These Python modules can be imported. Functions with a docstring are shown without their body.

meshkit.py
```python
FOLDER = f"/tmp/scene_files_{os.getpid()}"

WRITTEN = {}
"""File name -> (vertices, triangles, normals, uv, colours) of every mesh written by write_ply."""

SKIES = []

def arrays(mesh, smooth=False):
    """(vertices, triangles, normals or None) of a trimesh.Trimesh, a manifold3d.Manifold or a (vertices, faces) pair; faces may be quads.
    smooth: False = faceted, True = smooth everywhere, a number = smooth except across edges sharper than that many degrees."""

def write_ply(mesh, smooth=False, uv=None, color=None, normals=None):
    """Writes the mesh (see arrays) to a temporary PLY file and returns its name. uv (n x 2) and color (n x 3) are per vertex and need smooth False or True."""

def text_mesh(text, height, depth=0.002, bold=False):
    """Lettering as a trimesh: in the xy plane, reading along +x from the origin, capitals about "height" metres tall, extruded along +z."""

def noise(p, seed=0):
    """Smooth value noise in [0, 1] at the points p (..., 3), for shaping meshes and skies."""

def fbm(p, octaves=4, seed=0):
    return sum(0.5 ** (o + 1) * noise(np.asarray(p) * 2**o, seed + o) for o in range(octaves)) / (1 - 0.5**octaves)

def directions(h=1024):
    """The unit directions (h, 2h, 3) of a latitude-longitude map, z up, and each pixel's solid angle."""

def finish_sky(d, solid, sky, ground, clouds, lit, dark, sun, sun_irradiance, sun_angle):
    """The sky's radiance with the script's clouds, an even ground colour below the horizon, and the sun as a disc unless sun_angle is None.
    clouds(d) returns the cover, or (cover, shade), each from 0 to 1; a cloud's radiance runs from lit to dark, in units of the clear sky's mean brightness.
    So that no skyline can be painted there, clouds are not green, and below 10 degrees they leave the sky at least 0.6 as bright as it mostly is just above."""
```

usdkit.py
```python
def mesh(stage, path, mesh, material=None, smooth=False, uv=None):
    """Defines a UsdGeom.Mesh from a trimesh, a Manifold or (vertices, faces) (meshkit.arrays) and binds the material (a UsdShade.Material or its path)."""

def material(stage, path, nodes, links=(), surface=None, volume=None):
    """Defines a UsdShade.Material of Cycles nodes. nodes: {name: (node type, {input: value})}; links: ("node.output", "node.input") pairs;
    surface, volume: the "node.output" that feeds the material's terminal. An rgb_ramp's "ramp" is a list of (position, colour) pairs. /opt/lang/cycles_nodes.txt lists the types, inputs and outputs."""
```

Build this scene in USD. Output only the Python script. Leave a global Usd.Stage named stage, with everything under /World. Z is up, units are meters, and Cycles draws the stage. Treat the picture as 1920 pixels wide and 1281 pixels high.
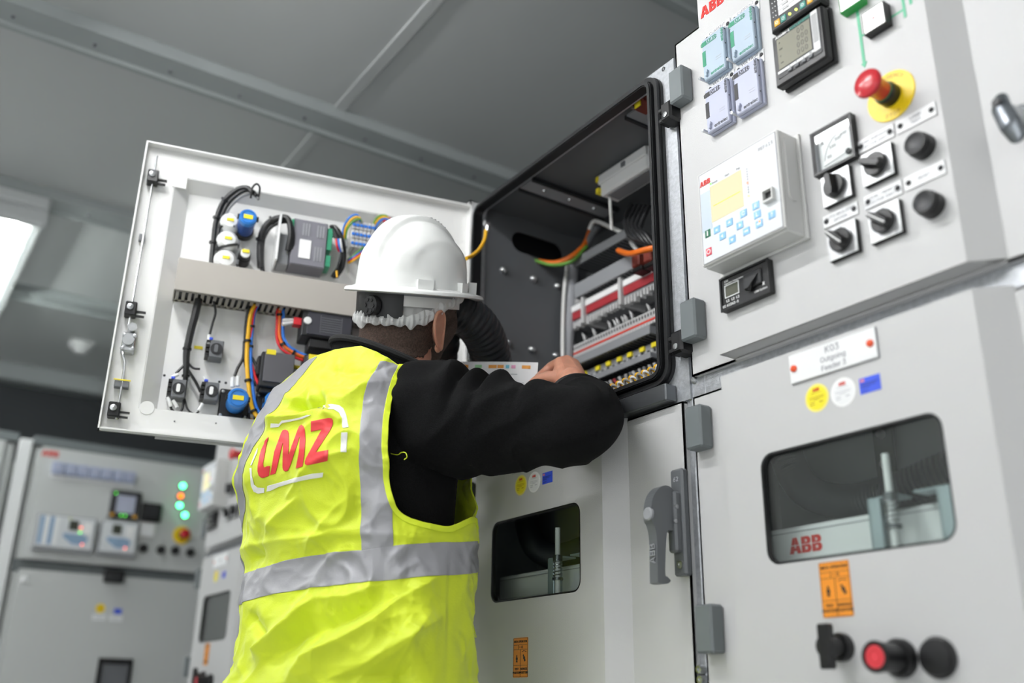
import math
import numpy as np
import trimesh
import manifold3d as m3
from shapely.geometry import Polygon, LineString, Point, box as sbox
from shapely import affinity
from shapely.ops import unary_union
from scipy.interpolate import LinearNDInterpolator
from pxr import Usd, UsdGeom, UsdLux, UsdShade, Gf, Sdf, Vt
import usdkit
import meshkit

stage = Usd.Stage.CreateInMemory()
UsdGeom.SetStageUpAxis(stage, UsdGeom.Tokens.z)
UsdGeom.Xform.Define(stage, '/World')
UsdGeom.Scope.Define(stage, '/World/Looks')
rng = np.random.default_rng(7)

# ------------------------------------------------------------------ camera
FPX = 1820.447                      # focal length in pixels of the 1920 wide frame
CAM = np.array([0.0, -1.0, 1.0])
ROT = np.array([[0.55755358, 0.82998417, 0.01613338],
                [-0.28370912, 0.20877792, -0.93590647],
                [-0.78015585, 0.51724081, 0.35187895]])      # rows: right, down, forward
cam = UsdGeom.Camera.Define(stage, '/World/camera')
r_, d_, f_ = ROT
cam.AddTransformOp().Set(Gf.Matrix4d(*r_, 0, *(-d_), 0, *(-f_), 0, *CAM, 1))
cam.CreateHorizontalApertureAttr(36.0)
cam.CreateVerticalApertureAttr(36.0 * 1281 / 1920)
cam.CreateFocalLengthAttr(FPX / 1920 * 36.0)
cam.CreateFStopAttr(1.9)
cam.CreateFocusDistanceAttr(1.62)
cam.CreateClippingRangeAttr(Gf.Vec2f(0.05, 100))
cam.CreateExposureAttr(0.0)

# ------------------------------------------------------------------ light: tube lamps and one added fill light
LAMP_GLOW = 150.0                             # radiance of the lamp tubes
LAMPS = [(-1.30, -1.0, 1.10), (1.0, -1.0, .35), (-1.25, -2.0, .9), (1.0, -2.0, .3), (-3.9, -2.0, 1.4)]      # x, y, strength of the lamps out of frame; last three added as fill

fill_light = UsdLux.RectLight.Define(stage, '/World/added_fill_light')         # added frontal fill, set in a made-up opening behind the camera
fill_light.CreateWidthAttr(1.8)
fill_light.CreateHeightAttr(2.0)
fill_light.CreateIntensityAttr(1.9)
fill_light.CreateColorAttr(Gf.Vec3f(.98, 1.0, 1.0))
fill_light.AddTranslateOp().Set(Gf.Vec3d(.45, -2.32, 1.06))
fill_light.AddRotateXOp().Set(90.0)
fill_light.GetPrim().SetCustomDataByKey('kind', 'structure')


def ray(px, py):
    return ROT.T @ np.array([(px - 960) / FPX, (py - 640.5) / FPX, 1.0])


def at(px, py, axis, val):
    """Point where the view ray through a pixel of the photograph meets a world plane (x, y or z = val)."""
    d = ray(px, py)
    k = 'xyz'.index(axis)
    return CAM + d * (val - CAM[k]) / d[k]


def att(px, py, t):
    return CAM + ray(px, py) * t


# ------------------------------------------------------------------ mesh helpers
def cat(*ms):
    out = []
    for m in ms:
        if isinstance(m, (list, tuple)):
            out.extend(m)
        else:
            out.append(m)
    return trimesh.util.concatenate(out) if len(out) > 1 else out[0]


def tm(man):
    m = man.to_mesh()
    return trimesh.Trimesh(np.array(m.vert_properties[:, :3], float), np.array(m.tri_verts), process=False)


def mf(mesh):
    mesh = mesh.copy()
    mesh.merge_vertices()
    return m3.Manifold(m3.Mesh(np.asarray(mesh.vertices, np.float32), np.asarray(mesh.faces, np.uint32)))


def hull(pts):
    return tm(m3.Manifold.hull_points(np.asarray(pts, float)))


def bx(x0, x1, y0, y1, z0, z1, ch=0.0):
    if ch <= 0:
        m = trimesh.creation.box((x1 - x0, y1 - y0, z1 - z0))
        m.apply_translation(((x0 + x1) / 2, (y0 + y1) / 2, (z0 + z1) / 2))
        return m
    p = []
    for a, sa in ((x0, 1), (x1, -1)):
        for b, sb in ((y0, 1), (y1, -1)):
            for c, sc in ((z0, 1), (z1, -1)):
                p += [(a + sa * ch, b + sb * ch, c), (a + sa * ch, b, c + sc * ch), (a, b + sb * ch, c + sc * ch)]
    return hull(p)


def plate(poly, y0, y1):
    """Extrudes a polygon drawn in (x, z) from y0 (front) to y1 (back)."""
    gs = [g for g in getattr(poly, 'geoms', [poly]) if g.area > 1e-10]
    ms = []
    for g in gs:
        m = trimesh.creation.extrude_polygon(g, y1 - y0, engine='earcut')
        v = m.vertices
        m.vertices = np.stack([v[:, 0], y1 - v[:, 2], v[:, 1]], 1)
        ms.append(m)
    return cat(ms)


def sect(poly, z0, z1):
    """Extrudes a polygon drawn in (x, y) from z0 to z1."""
    ms = []
    for g in getattr(poly, 'geoms', [poly]):
        m = trimesh.creation.extrude_polygon(g, z1 - z0, engine='earcut')
        m.apply_translation((0, 0, z0))
        ms.append(m)
    return cat(ms)


def rrect(x0, x1, z0, z1, r=0.0, n=6):
    if r <= 0:
        return sbox(x0, z0, x1, z1)
    return sbox(x0 + r, z0 + r, x1 - r, z1 - r).buffer(r, quad_segs=n)


def cyl(p0, p1, r0, r1=None, n=20):
    p0, p1 = np.asarray(p0, float), np.asarray(p1, float)
    r1 = r0 if r1 is None else r1
    t = p1 - p0
    L = np.linalg.norm(t)
    t = t / L
    a = np.cross(t, [0, 0, 1.0] if abs(t[2]) < .9 else [1.0, 0, 0])
    a /= np.linalg.norm(a)
    b = np.cross(t, a)
    th = np.arange(n) * 2 * np.pi / n
    ring = np.cos(th)[:, None] * a + np.sin(th)[:, None] * b
    v = np.vstack([p0 + ring * r0, p1 + ring * r1, p0, p1])
    i = np.arange(n)
    j = (i + 1) % n
    f = np.vstack([np.stack([i, j, n + j], 1), np.stack([i, n + j, n + i], 1), np.stack([j, i, np.full(n, 2 * n)], 1), np.stack([n + i, n + j, np.full(n, 2 * n + 1)], 1)])
    return trimesh.Trimesh(v, f, process=False)


def lathe(prof, c=(0, 0, 0), n=28):
    """Revolves (radius, height) pairs about the outward axis -y of a front panel."""
    prof = np.asarray(prof, float)
    th = np.arange(n) * 2 * np.pi / n
    v = np.stack([np.outer(prof[:, 0], np.cos(th)), np.repeat(-prof[:, 1:], n, 1), np.outer(prof[:, 0], np.sin(th))], -1).reshape(-1, 3)
    i, j = np.meshgrid(np.arange(len(prof) - 1), np.arange(n), indexing='ij')
    a, b, cc, d = i * n + j, i * n + (j + 1) % n, (i + 1) * n + (j + 1) % n, (i + 1) * n + j
    f = np.vstack([np.stack([a, b, cc], -1).reshape(-1, 3), np.stack([a, cc, d], -1).reshape(-1, 3)])
    m = trimesh.Trimesh(v + np.asarray(c, float), f, process=False)
    m.update_faces(m.nondegenerate_faces())
    return m


def smooth_path(p, k=6):
    p = np.asarray(p, float)
    if len(p) < 3:
        return p
    q = np.vstack([2 * p[0] - p[1], p, 2 * p[-1] - p[-2]])
    out = []
    for i in range(1, len(q) - 2):
        for s in np.arange(k) / k:
            a, b, c, d = q[i - 1], q[i], q[i + 1], q[i + 2]
            out.append(.5 * (2 * b + (c - a) * s + (2 * a - 5 * b + 4 * c - d) * s ** 2 + (3 * b - a - 3 * c + d) * s ** 3))
    out.append(p[-1])
    return np.array(out)


def frames(p):
    t = np.gradient(p, axis=0)
    t /= np.linalg.norm(t, axis=1, keepdims=True) + 1e-12
    a = np.cross(t[0], [0, 0, 1.0] if abs(t[0][2]) < .9 else [1.0, 0, 0])
    A = []
    for k in range(len(p)):
        a = a - t[k] * (a @ t[k])
        a /= np.linalg.norm(a)
        A.append(a)
    A = np.array(A)
    return t, A, np.cross(t, A)


def tube(pts, r, n=8, k=6, smooth=True):
    """A round cable along points; r a number or one radius per point."""
    P = smooth_path(pts, k) if smooth else np.asarray(pts, float)
    R = np.full(len(P), float(r)) if np.ndim(r) == 0 else np.interp(np.linspace(0, 1, len(P)), np.linspace(0, 1, len(r)), r)
    t, A, B = frames(P)
    th = np.arange(n) * 2 * np.pi / n
    v = P[:, None] + R[:, None, None] * (np.cos(th)[None, :, None] * A[:, None] + np.sin(th)[None, :, None] * B[:, None])
    i, j = np.meshgrid(np.arange(len(P) - 1), np.arange(n), indexing='ij')
    a, b, c, d = i * n + j, i * n + (j + 1) % n, (i + 1) * n + (j + 1) % n, (i + 1) * n + j
    f = [np.stack([a, b, c], -1).reshape(-1, 3), np.stack([a, c, d], -1).reshape(-1, 3)]
    e = len(P) * n
    jj = np.arange(n)
    f.append(np.stack([(jj + 1) % n, jj, np.full(n, e)], 1))
    f.append(np.stack([(len(P) - 1) * n + jj, (len(P) - 1) * n + (jj + 1) % n, np.full(n, e + 1)], 1))
    return trimesh.Trimesh(np.vstack([v.reshape(-1, 3), P[0], P[-1]]), np.vstack(f), process=False)


def grid_mesh(V, closed_u=False):
    """Faces of a (nv, nu, 3) grid of points."""
    nv, nu = V.shape[:2]
    i, j = np.meshgrid(np.arange(nv - 1), np.arange(nu if closed_u else nu - 1), indexing='ij')
    a, b, c, d = i * nu + j, i * nu + (j + 1) % nu, (i + 1) * nu + (j + 1) % nu, (i + 1) * nu + j
    f = np.vstack([np.stack([a, b, c], -1).reshape(-1, 3), np.stack([a, c, d], -1).reshape(-1, 3)])
    return V.reshape(-1, 3), f


def clip(v, f, s):
    """Keeps the part of a triangle mesh where the vertex field s is positive, cutting triangles cleanly."""
    v, f, s = np.asarray(v, float), np.asarray(f, int), np.asarray(s, float)
    pos = s > 0
    n = pos[f].sum(1)
    keep = [f[n == 3]]
    newv, cache = [], {}
    base = len(v)

    def cut(a, b):
        k = (min(a, b), max(a, b))
        if k not in cache:
            t = s[a] / (s[a] - s[b])
            cache[k] = base + len(newv)
            newv.append(v[a] + t * (v[b] - v[a]))
        return cache[k]
    ext = []
    for tri in f[(n == 1) | (n == 2)]:
        p = pos[tri]
        if p.sum() == 1:
            k = int(np.argmax(p))
            a, b, c = tri[k], tri[(k + 1) % 3], tri[(k + 2) % 3]
            ext.append((a, cut(a, b), cut(a, c)))
        else:
            k = int(np.argmin(p))
            a, b, c = tri[k], tri[(k + 1) % 3], tri[(k + 2) % 3]
            x, y = cut(a, b), cut(a, c)
            ext += [(x, b, c), (x, c, y)]
    if ext:
        keep.append(np.array(ext))
    F = np.vstack(keep)
    V = np.vstack([v] + ([np.array(newv)] if newv else []))
    used, inv = np.unique(F, return_inverse=True)
    return V[used], inv.reshape(-1, 3)


def vnormals(v, f):
    n = np.zeros_like(v)
    fn = np.cross(v[f[:, 1]] - v[f[:, 0]], v[f[:, 2]] - v[f[:, 0]])
    for k in range(3):
        np.add.at(n, f[:, k], fn)
    return n / np.maximum(np.linalg.norm(n, axis=1, keepdims=True), 1e-12)


def thicken(v, f, th):
    """Gives an open sheet a thickness inwards: a closed shell."""
    n = vnormals(v, f)
    V = np.vstack([v, v - n * th])
    F = [f, f[:, ::-1] + len(v)]
    e = np.vstack([f[:, [0, 1]], f[:, [1, 2]], f[:, [2, 0]]])
    key = np.sort(e, 1)
    _, first, cnt = np.unique(key, axis=0, return_index=True, return_counts=True)
    b = e[first[cnt == 1]]
    F.append(np.stack([b[:, 1], b[:, 0], b[:, 0] + len(v)], 1))
    F.append(np.stack([b[:, 1], b[:, 0] + len(v), b[:, 1] + len(v)], 1))
    return trimesh.Trimesh(V, np.vstack(F), process=False)


_txt = {}


def txt(s, h, cx, cz, y=-0.0004, bold=False, align='c', rot=0.0, squeeze=1.0, depth=0.0006):
    """Lettering lying on a front panel (facing -y), capitals h tall."""
    key = (s, bold)
    if key not in _txt:
        _txt[key] = meshkit.text_mesh(s, 1.0, 1.0, bold)
    m = _txt[key].copy()
    v = m.vertices
    w = v[:, 0].max() - v[:, 0].min()
    x = (v[:, 0] - v[:, 0].min()) - {'c': w / 2, 'l': 0, 'r': w}[align]
    x, z = x * h * squeeze, (v[:, 1] - .5) * h
    c, sn = math.cos(math.radians(rot)), math.sin(math.radians(rot))
    m.vertices = np.stack([cx + x * c - z * sn, y + depth - v[:, 2] * depth, cz + x * sn + z * c], 1)
    return m


def txt_poly_logo(h, cx, cz, y, depth=0.0008, slant=0.0):
    """The three letters with the white cross cuts of the maker's sign."""
    s = h
    def letterA():
        a = Polygon([(0, 0), (.30, 1), (.62, 1), (.92, 0), (.62, 0), (.58, .17), (.34, .17), (.30, 0)])
        hole = Polygon([(.38, .36), (.54, .36), (.46, .72)])
        return a.difference(hole)
    def letterB():
        b = unary_union([sbox(0, 0, .35, 1), sbox(.2, 0, .5, .52).union(Point(.48, .26).buffer(.26)), sbox(.2, .48, .46, 1).union(Point(.46, .75).buffer(.25))])
        return b.difference(sbox(.27, .18, .45, .36)).difference(sbox(.27, .64, .43, .82))
    A = letterA()
    B = affinity.translate(letterB(), .98, 0)
    B2 = affinity.translate(letterB(), 1.80, 0)
    out = []
    for g, mid in ((A, .46), (B, 1.20), (B2, 2.02)):
        g = g.difference(sbox(-1, .49, 4, .535)).difference(sbox(mid - .02, -1, mid + .02, 2))
        out.append(g)
    g = unary_union(out)
    g = affinity.translate(g, -1.27, -.5)
    g = affinity.scale(g, s, s, origin=(0, 0))
    g = affinity.translate(g, cx, cz)
    return plate(g, y, y + depth)


# ------------------------------------------------------------------ scene helpers
_names, _xf = {}, {}


def _unique(parent, name):
    k = (parent, name)
    n = _names.get(k, 0)
    _names[k] = n + 1
    return name if n == 0 else f'{name}_{n:03d}'


def _rotz(a):
    c, s = math.cos(math.radians(a)), math.sin(math.radians(a))
    return np.array([[c, -s, 0], [s, c, 0], [0, 0, 1.0]])


def tag(prim, label=None, category=None, group=None, kind=None):
    for k, v in (('label', label), ('category', category), ('group', group), ('kind', kind)):
        if v:
            prim.SetCustomDataByKey(k, v)


def thing(name, label, category, loc=(0, 0, 0), rz=0.0, group=None, kind=None):
    p = '/World/' + _unique('/World', name)
    x = UsdGeom.Xform.Define(stage, p)
    x.AddTranslateOp().Set(Gf.Vec3d(*map(float, loc)))
    if rz:
        x.AddRotateZOp().Set(float(rz))
    tag(x.GetPrim(), label, category, group, kind)
    _xf[p] = (np.asarray(loc, float), rz)
    return p


def _root(p):
    return '/World/' + p.split('/')[2]


def part(parent, name, mesh, mat, label=None, sm=35, world=False, kind=None):
    if world:
        loc, rz = _xf[_root(parent)]
        mesh = mesh.copy()
        mesh.vertices = (np.asarray(mesh.vertices) - loc) @ _rotz(rz)
    p = parent + '/' + _unique(parent, name)
    m = usdkit.mesh(stage, p, mesh, M[mat], smooth=sm)
    tag(m.GetPrim(), label, None, None, kind)
    return p


def single(name, mesh, mat, label, category, group=None, sm=35, kind=None):
    p = '/World/' + _unique('/World', name)
    m = usdkit.mesh(stage, p, mesh, M[mat], smooth=sm)
    tag(m.GetPrim(), label, category, group, kind)
    _xf[p] = (np.zeros(3), 0.0)
    return p


def struct(name, mesh, mat, label=None, sm=35):
    p = '/World/' + name
    m = usdkit.mesh(stage, p, mesh, M[mat], smooth=sm)
    tag(m.GetPrim(), label, None, None, 'structure')
    _xf[p] = (np.zeros(3), 0.0)
    return p


def dup(src, label, loc, rz=0.0, group=None):
    prim = stage.GetPrimAtPath(src)
    cd = prim.GetCustomData()
    base = src.rsplit('/', 1)[1]
    if base[-4:-3] == '_' and base[-3:].isdigit():
        base = base[:-4]
    p = '/World/' + _unique('/World', base)
    x = UsdGeom.Xform.Define(stage, p)
    x.GetPrim().GetReferences().AddInternalReference(Sdf.Path(src))
    x.ClearXformOpOrder()
    t = x.GetPrim().GetAttribute('xformOp:translate')
    t.Set(Gf.Vec3d(*map(float, loc)))
    ops = ['xformOp:translate']
    if rz:
        x.GetPrim().CreateAttribute('xformOp:rotateZ', Sdf.ValueTypeNames.Float).Set(float(rz))
        ops.append('xformOp:rotateZ')
    x.GetXformOpOrderAttr().Set(Vt.TokenArray(ops))
    tag(x.GetPrim(), label, cd.get('category'), group or cd.get('group'))
    x.GetPrim().SetInstanceable(True)
    _xf[p] = (np.asarray(loc, float), rz)
    return p


# ------------------------------------------------------------------ materials
def lin(h):
    h = h.lstrip('#')
    c = np.array([int(h[i:i + 2], 16) for i in (0, 2, 4)]) / 255
    return tuple(np.where(c <= .04045, c / 12.92, ((c + .055) / 1.055) ** 2.4))


M = {}


def mat(name, col, rough=.45, metal=0.0, bump=None, vary=0.0, vscale=6.0, **kw):
    """A principled material; bump = (noise scale, distance); vary mixes in a slightly different tone."""
    col = lin(col) if isinstance(col, str) else col
    nodes = {'p': ('principled_bsdf', {'base_color': col, 'roughness': rough, 'metallic': metal, **kw})}
    links = []
    if vary:
        d = tuple(min(1.0, x * (1 + vary)) for x in col)
        e = tuple(x * (1 - vary) for x in col)
        nodes.update(tc=('texture_coordinate', {}), vn=('noise_texture', {'scale': vscale, 'detail': 4.0}), vr=('rgb_ramp', {'ramp': [(.35, e), (.65, d)]}))
        links += [('tc.object', 'vn.vector'), ('vn.fac', 'vr.fac'), ('vr.color', 'p.base_color')]
    if bump:
        nodes.setdefault('tc', ('texture_coordinate', {}))
        nodes.update(bn=('noise_texture', {'scale': float(bump[0]), 'detail': 3.0}), bb=('bump', {'strength': 1.0, 'distance': float(bump[1])}))
        links += [('tc.object', 'bn.vector'), ('bn.fac', 'bb.height'), ('bb.normal', 'p.normal')]
    M[name] = usdkit.material(stage, '/World/Looks/' + name, nodes, links, surface='p.BSDF')


def emit(name, col, strength):
    col = lin(col) if isinstance(col, str) else col
    M[name] = usdkit.material(stage, '/World/Looks/' + name, {'e': ('emission', {'color': col, 'strength': float(strength)})}, surface='e.emission')


mat('door_paint_lit', '#e9e9e8', .36, bump=(900, .0003))  # panel paint lightened to stand for the strong light on the open door
mat('panel_paint', '#c6c6c6', .34, bump=(900, .00035))
mat('panel_paint_far', '#c9cbca', .4)
mat('hinge_grey', '#6d7375', .42)
mat('handle_grey', '#64676a', .36, bump=(1200, .0001))
mat('zinc', '#b9bcc0', .42, .75, bump=(350, .0004), vary=.10, vscale=160)
mat('steel', '#c4c6c8', .28, .95)
mat('dark_steel', '#6f7275', .35, .8)
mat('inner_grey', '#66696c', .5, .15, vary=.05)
mat('carcass', '#a6a9aa', .5, .2)
mat('rubber', '#17181a', .42)
mat('black_plastic', '#141416', .38)
mat('dark_plastic', '#232427', .45)
mat('grey_plastic', '#6c6e72', .45)
mat('mid_plastic', '#9a9ca0', .45)
mat('duct_grey', '#b0aba4', .5)
mat('white_plastic', '#e9eaea', .35)
mat('white_print', '#f4f4f4', .4)
mat('plate_white', '#eff0f1', .35)
mat('plate_core', '#2b2b30', .5)
mat('block_lilac', '#b2b6ca', .38)
mat('block_blue', '#a9b9c8', .38)
mat('print_green', '#2e8b6a', .5)
mat('mimic_green', '#57b58c', .45)
mat('print_black', '#1c1c20', .5)
mat('print_grey', '#8b8c92', .5)
mat('print_pale', '#b9bac0', .5)
mat('print_red', '#d8402f', .45)
mat('print_pink', '#d884a0', .5)
mat('logo_red', '#cf2b22', .4)
mat('sign_yellow', '#f7d417', .4)
mat('sticker_yellow', '#f3e52a', .4)
mat('sticker_blue', '#3d5be0', .4)
mat('sticker_blue_print', '#2a3a90', .4)
mat('sticker_orange', '#f0962a', .45)
mat('rivet_orange', '#e8542a', .35)
mat('estop_red', '#c0202c', .28, coat_weight=.3)
mat('stop_red', '#d9404a', .35)
mat('lcd', '#8d8b7d', .15, coat_weight=.6)
mat('lcd_dark', '#5b5c52', .2)
mat('relay_case', '#d8d8d6', .42)
mat('relay_face', '#dcdfe2', .4)
mat('relay_strip', '#c3cfdc', .4)
mat('key_blue', '#8ec4ee', .4)
mat('key_green', '#1d6a4c', .4)
mat('key_red', '#dd4456', .4)
mat('key_amber', '#e7a81c', .4)
mat('key_teal', '#3f8f83', .4)
mat('blue_plastic', '#2f7fd0', .35)
mat('blue_dark', '#1f4a94', .4)
mat('label_yellow', '#f2de2e', .45)
mat('wire_black', '#1a1b1d', .4)
mat('wire_grey', '#8f9192', .45)
mat('wire_white', '#e6e6e4', .4)
mat('wire_yellow', '#eeb51f', .4)
mat('wire_red', '#d2242f', .4)
mat('wire_blue', '#2f78d8', .4)
mat('wire_orange', '#e3701e', .4)
mat('wire_green', '#5c8f35', .4)
mat('wire_brown', '#7c3a22', .4)
mat('term_grey', '#8f9194', .45)
mat('term_white', '#c4c4c4', .45)
mat('term_red', '#a8323a', .45)
mat('term_dark', '#25272a', .5)
mat('brown_red', '#7c3328', .45)
mat('pcb_green', '#3f9c78', .4)
mat('ceiling_paint', '#b3b6b6', .38, bump=(14, .0006))
mat('beam_paint', '#979d9d', .42)
mat('wall_shaded', '#2a2e31', .6)  # dark tone stands for the unlit space above the far cabinets
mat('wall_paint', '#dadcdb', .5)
mat('floor_paint', '#c6c8c8', .4, vary=.08, vscale=3)
mat('lamp_body', '#c9cccd', .4)
emit('lamp_glow', (.93, 1.0, .96), 65.0)
for i_, (_, _, s_) in enumerate(LAMPS):
    emit(f'lamp_glow_{i_}', (1.0, 1.0, 1.0), LAMP_GLOW * s_)
emit('led_green', (.06, 1.0, .30), 13.0)
emit('led_dim_green', (.12, .75, .08), 4.0)
emit('led_orange', (1.0, .20, .01), 4.0)
emit('led_red', (1.0, .16, .10), 4.0)
emit('led_yellow', (.75, 1.0, .1), 5.0)
emit('lcd_lit', (1.0, .93, .62), 1.05)
emit('lit_white', (1.0, 1.0, .97), 2.2)
emit('lit_green', (.02, .42, .06), 1.0)


def pane(name, tint, gl=.05):
    """Thin glass: clear, with a mirror share that grows towards grazing view."""
    M[name] = usdkit.material(stage, '/World/Looks/' + name, {
        't': ('transparent_bsdf', {'color': tint}), 'g': ('glossy_bsdf', {'color': (1, 1, 1), 'roughness': .015}),
        'f': ('layer_weight', {'blend': .5}), 'w': ('math', {'math_type': 'power', 'value2': 4.0}), 'a': ('math', {'math_type': 'multiply_add', 'value2': .8, 'value3': gl}), 'm': ('mix_closure', {})},
        [('f.facing', 'w.value1'), ('w.value', 'a.value1'), ('a.value', 'm.fac'), ('t.BSDF', 'm.closure1'), ('g.BSDF', 'm.closure2')], surface='m.closure')


pane('glass_green', (.925, .955, .945))
pane('clear_cover', (.97, .98, .98), .02)


def sheer(name, col, opacity):
    M[name] = usdkit.material(stage, '/World/Looks/' + name, {
        't': ('transparent_bsdf', {'color': (1, 1, 1)}), 'd': ('diffuse_bsdf', {'color': col}), 'm': ('mix_closure', {'fac': opacity})},
        [('t.BSDF', 'm.closure1'), ('d.BSDF', 'm.closure2')], surface='m.closure')


sheer('frosted_cover', (.85, .88, .88), .05)
mat('far_lilac', '#a4acc6', .45)
mat('far_keys', '#8ea9c6', .45)
mat('far_display', '#3c4034', .4)
emit('led_yellow_dim', (.7, .8, .3), .8)

mat('bracket_zinc', '#aebcc0', .4, .45)
mat('hose_rubber', '#2b2e33', .45)

# ================================================================== the room
X0, X1, Y0, Y1, ZC = -5.4, 2.4, -2.3, 1.7, 2.6
struct('floor', bx(X0, X1, Y0, Y1, -.05, 0), 'floor_paint')
struct('wall_back', bx(X0, X1, Y1, Y1 + .05, 0, ZC), 'wall_paint')
struct('wall_front', plate(sbox(X0, 0, X1, ZC).difference(sbox(-.47, 0, 1.37, 2.08)), Y0 - .06, Y0), 'wall_paint')  # opening made up to hold the added fill light
struct('trim_8', plate(sbox(-.53, 0, 1.43, 2.14).difference(sbox(-.47, 0, 1.37, 2.08)), Y0, Y0 + .02), 'hinge_grey', 'steel frame round the added fill light opening in the front wall')
struct('wall_left', bx(X0 - .05, X0, Y0, Y1, 0, ZC), 'wall_shaded')
struct('wall_right', bx(X1, X1 + .05, Y0, Y1, 0, ZC), 'wall_paint')
ceil = struct('ceiling', bx(X0, X1, Y0, Y1, ZC, ZC + .05), 'ceiling_paint')
for by0, by1 in ((-.127, -.092), (-1.75, -1.715)):
    part(ceil, 'batten', bx(X0, X1, by0, by1, ZC - .006, ZC, .002), 'ceiling_paint')
# ribs across the ceiling: a shallow hat profile with a lip on the far edge
for k, bxx in enumerate((1.0, -.10, -1.25, -2.255, -3.25, -4.17)):
    pr = Polygon([(bxx, ZC + .01), (bxx - .012, ZC - .03), (bxx - .085, ZC - .036), (bxx - .092, ZC - .044), (bxx - .108, ZC - .044), (bxx - .112, ZC - .03), (bxx - .135, ZC - .026), (bxx - .14, ZC + .01)])
    m = trimesh.creation.extrude_polygon(pr, Y1 - Y0, engine='earcut')
    v = m.vertices
    m.vertices = np.stack([v[:, 0], Y1 - v[:, 2], v[:, 1]], 1)
    tr = struct(f'trim_{k + 1}', m, 'beam_paint', 'grey steel rib across the ceiling')
    for q, sy in enumerate(np.arange(-1.9, 1.6, .19)):
        part(tr, 'screw', cyl((bxx - .06, sy, ZC - .030), (bxx - .06, sy, ZC - .039), .006, .004, 8), 'dark_steel')
struct('trim_7', bx(X0, X0 + .10, Y0, Y1, ZC - .09, ZC, .004), 'beam_paint', 'deep steel channel where the ceiling meets the end wall')

# ceiling lamps: grey weatherproof trays with a clear cover and a glowing tube
def ceiling_lamp(cx, cy, label, lit, L=1.25, glow='lamp_glow'):
    t = thing('ceiling_lamp', label, 'lamp', (cx, cy, ZC), 0, None)
    part(t, 'tray', bx(-L / 2, L / 2, -.092, .092, -.075, -.02, .012), 'lamp_body')
    for sx in (-.4, .4):
        part(t, 'bracket', bx(sx - .02, sx + .02, -.05, .05, -.02, 0), 'steel')
    part(t, 'reflector', bx(-L / 2 + .04, L / 2 - .04, -.06, .06, -.082, -.076), 'white_plastic')
    n = 12
    th = np.linspace(0, np.pi, n)
    prof = np.stack([-.088 * np.cos(th), -.082 - .05 * np.sin(th) ** .6], 1)
    outer = Polygon(np.vstack([prof, prof[::-1] * [.96, 1] + [0, .0035]]))
    m = trimesh.creation.extrude_polygon(outer.buffer(0), L - .06, engine='earcut')
    v = m.vertices
    m.vertices = np.stack([v[:, 2] - L / 2 + .03, v[:, 0], v[:, 1]], 1)
    part(t, 'cover', m, 'frosted_cover')
    for e in (-1, 1):
        part(t, 'end_cap', bx(e * (L / 2 - .02) - .02, e * (L / 2 - .02) + .02, -.092, .092, -.13, -.075, .008), 'lamp_body')
    if lit:
        part(t, 'tube', cyl((-L / 2 + .22, .0, -.103), (L / 2 - .08, .0, -.103), .013, n=14), glow)
        part(t, 'lamp_holder', bx(-L / 2 + .17, -L / 2 + .21, -.02, .02, -.12, -.082, .004), 'blue_plastic')
    return t


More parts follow.
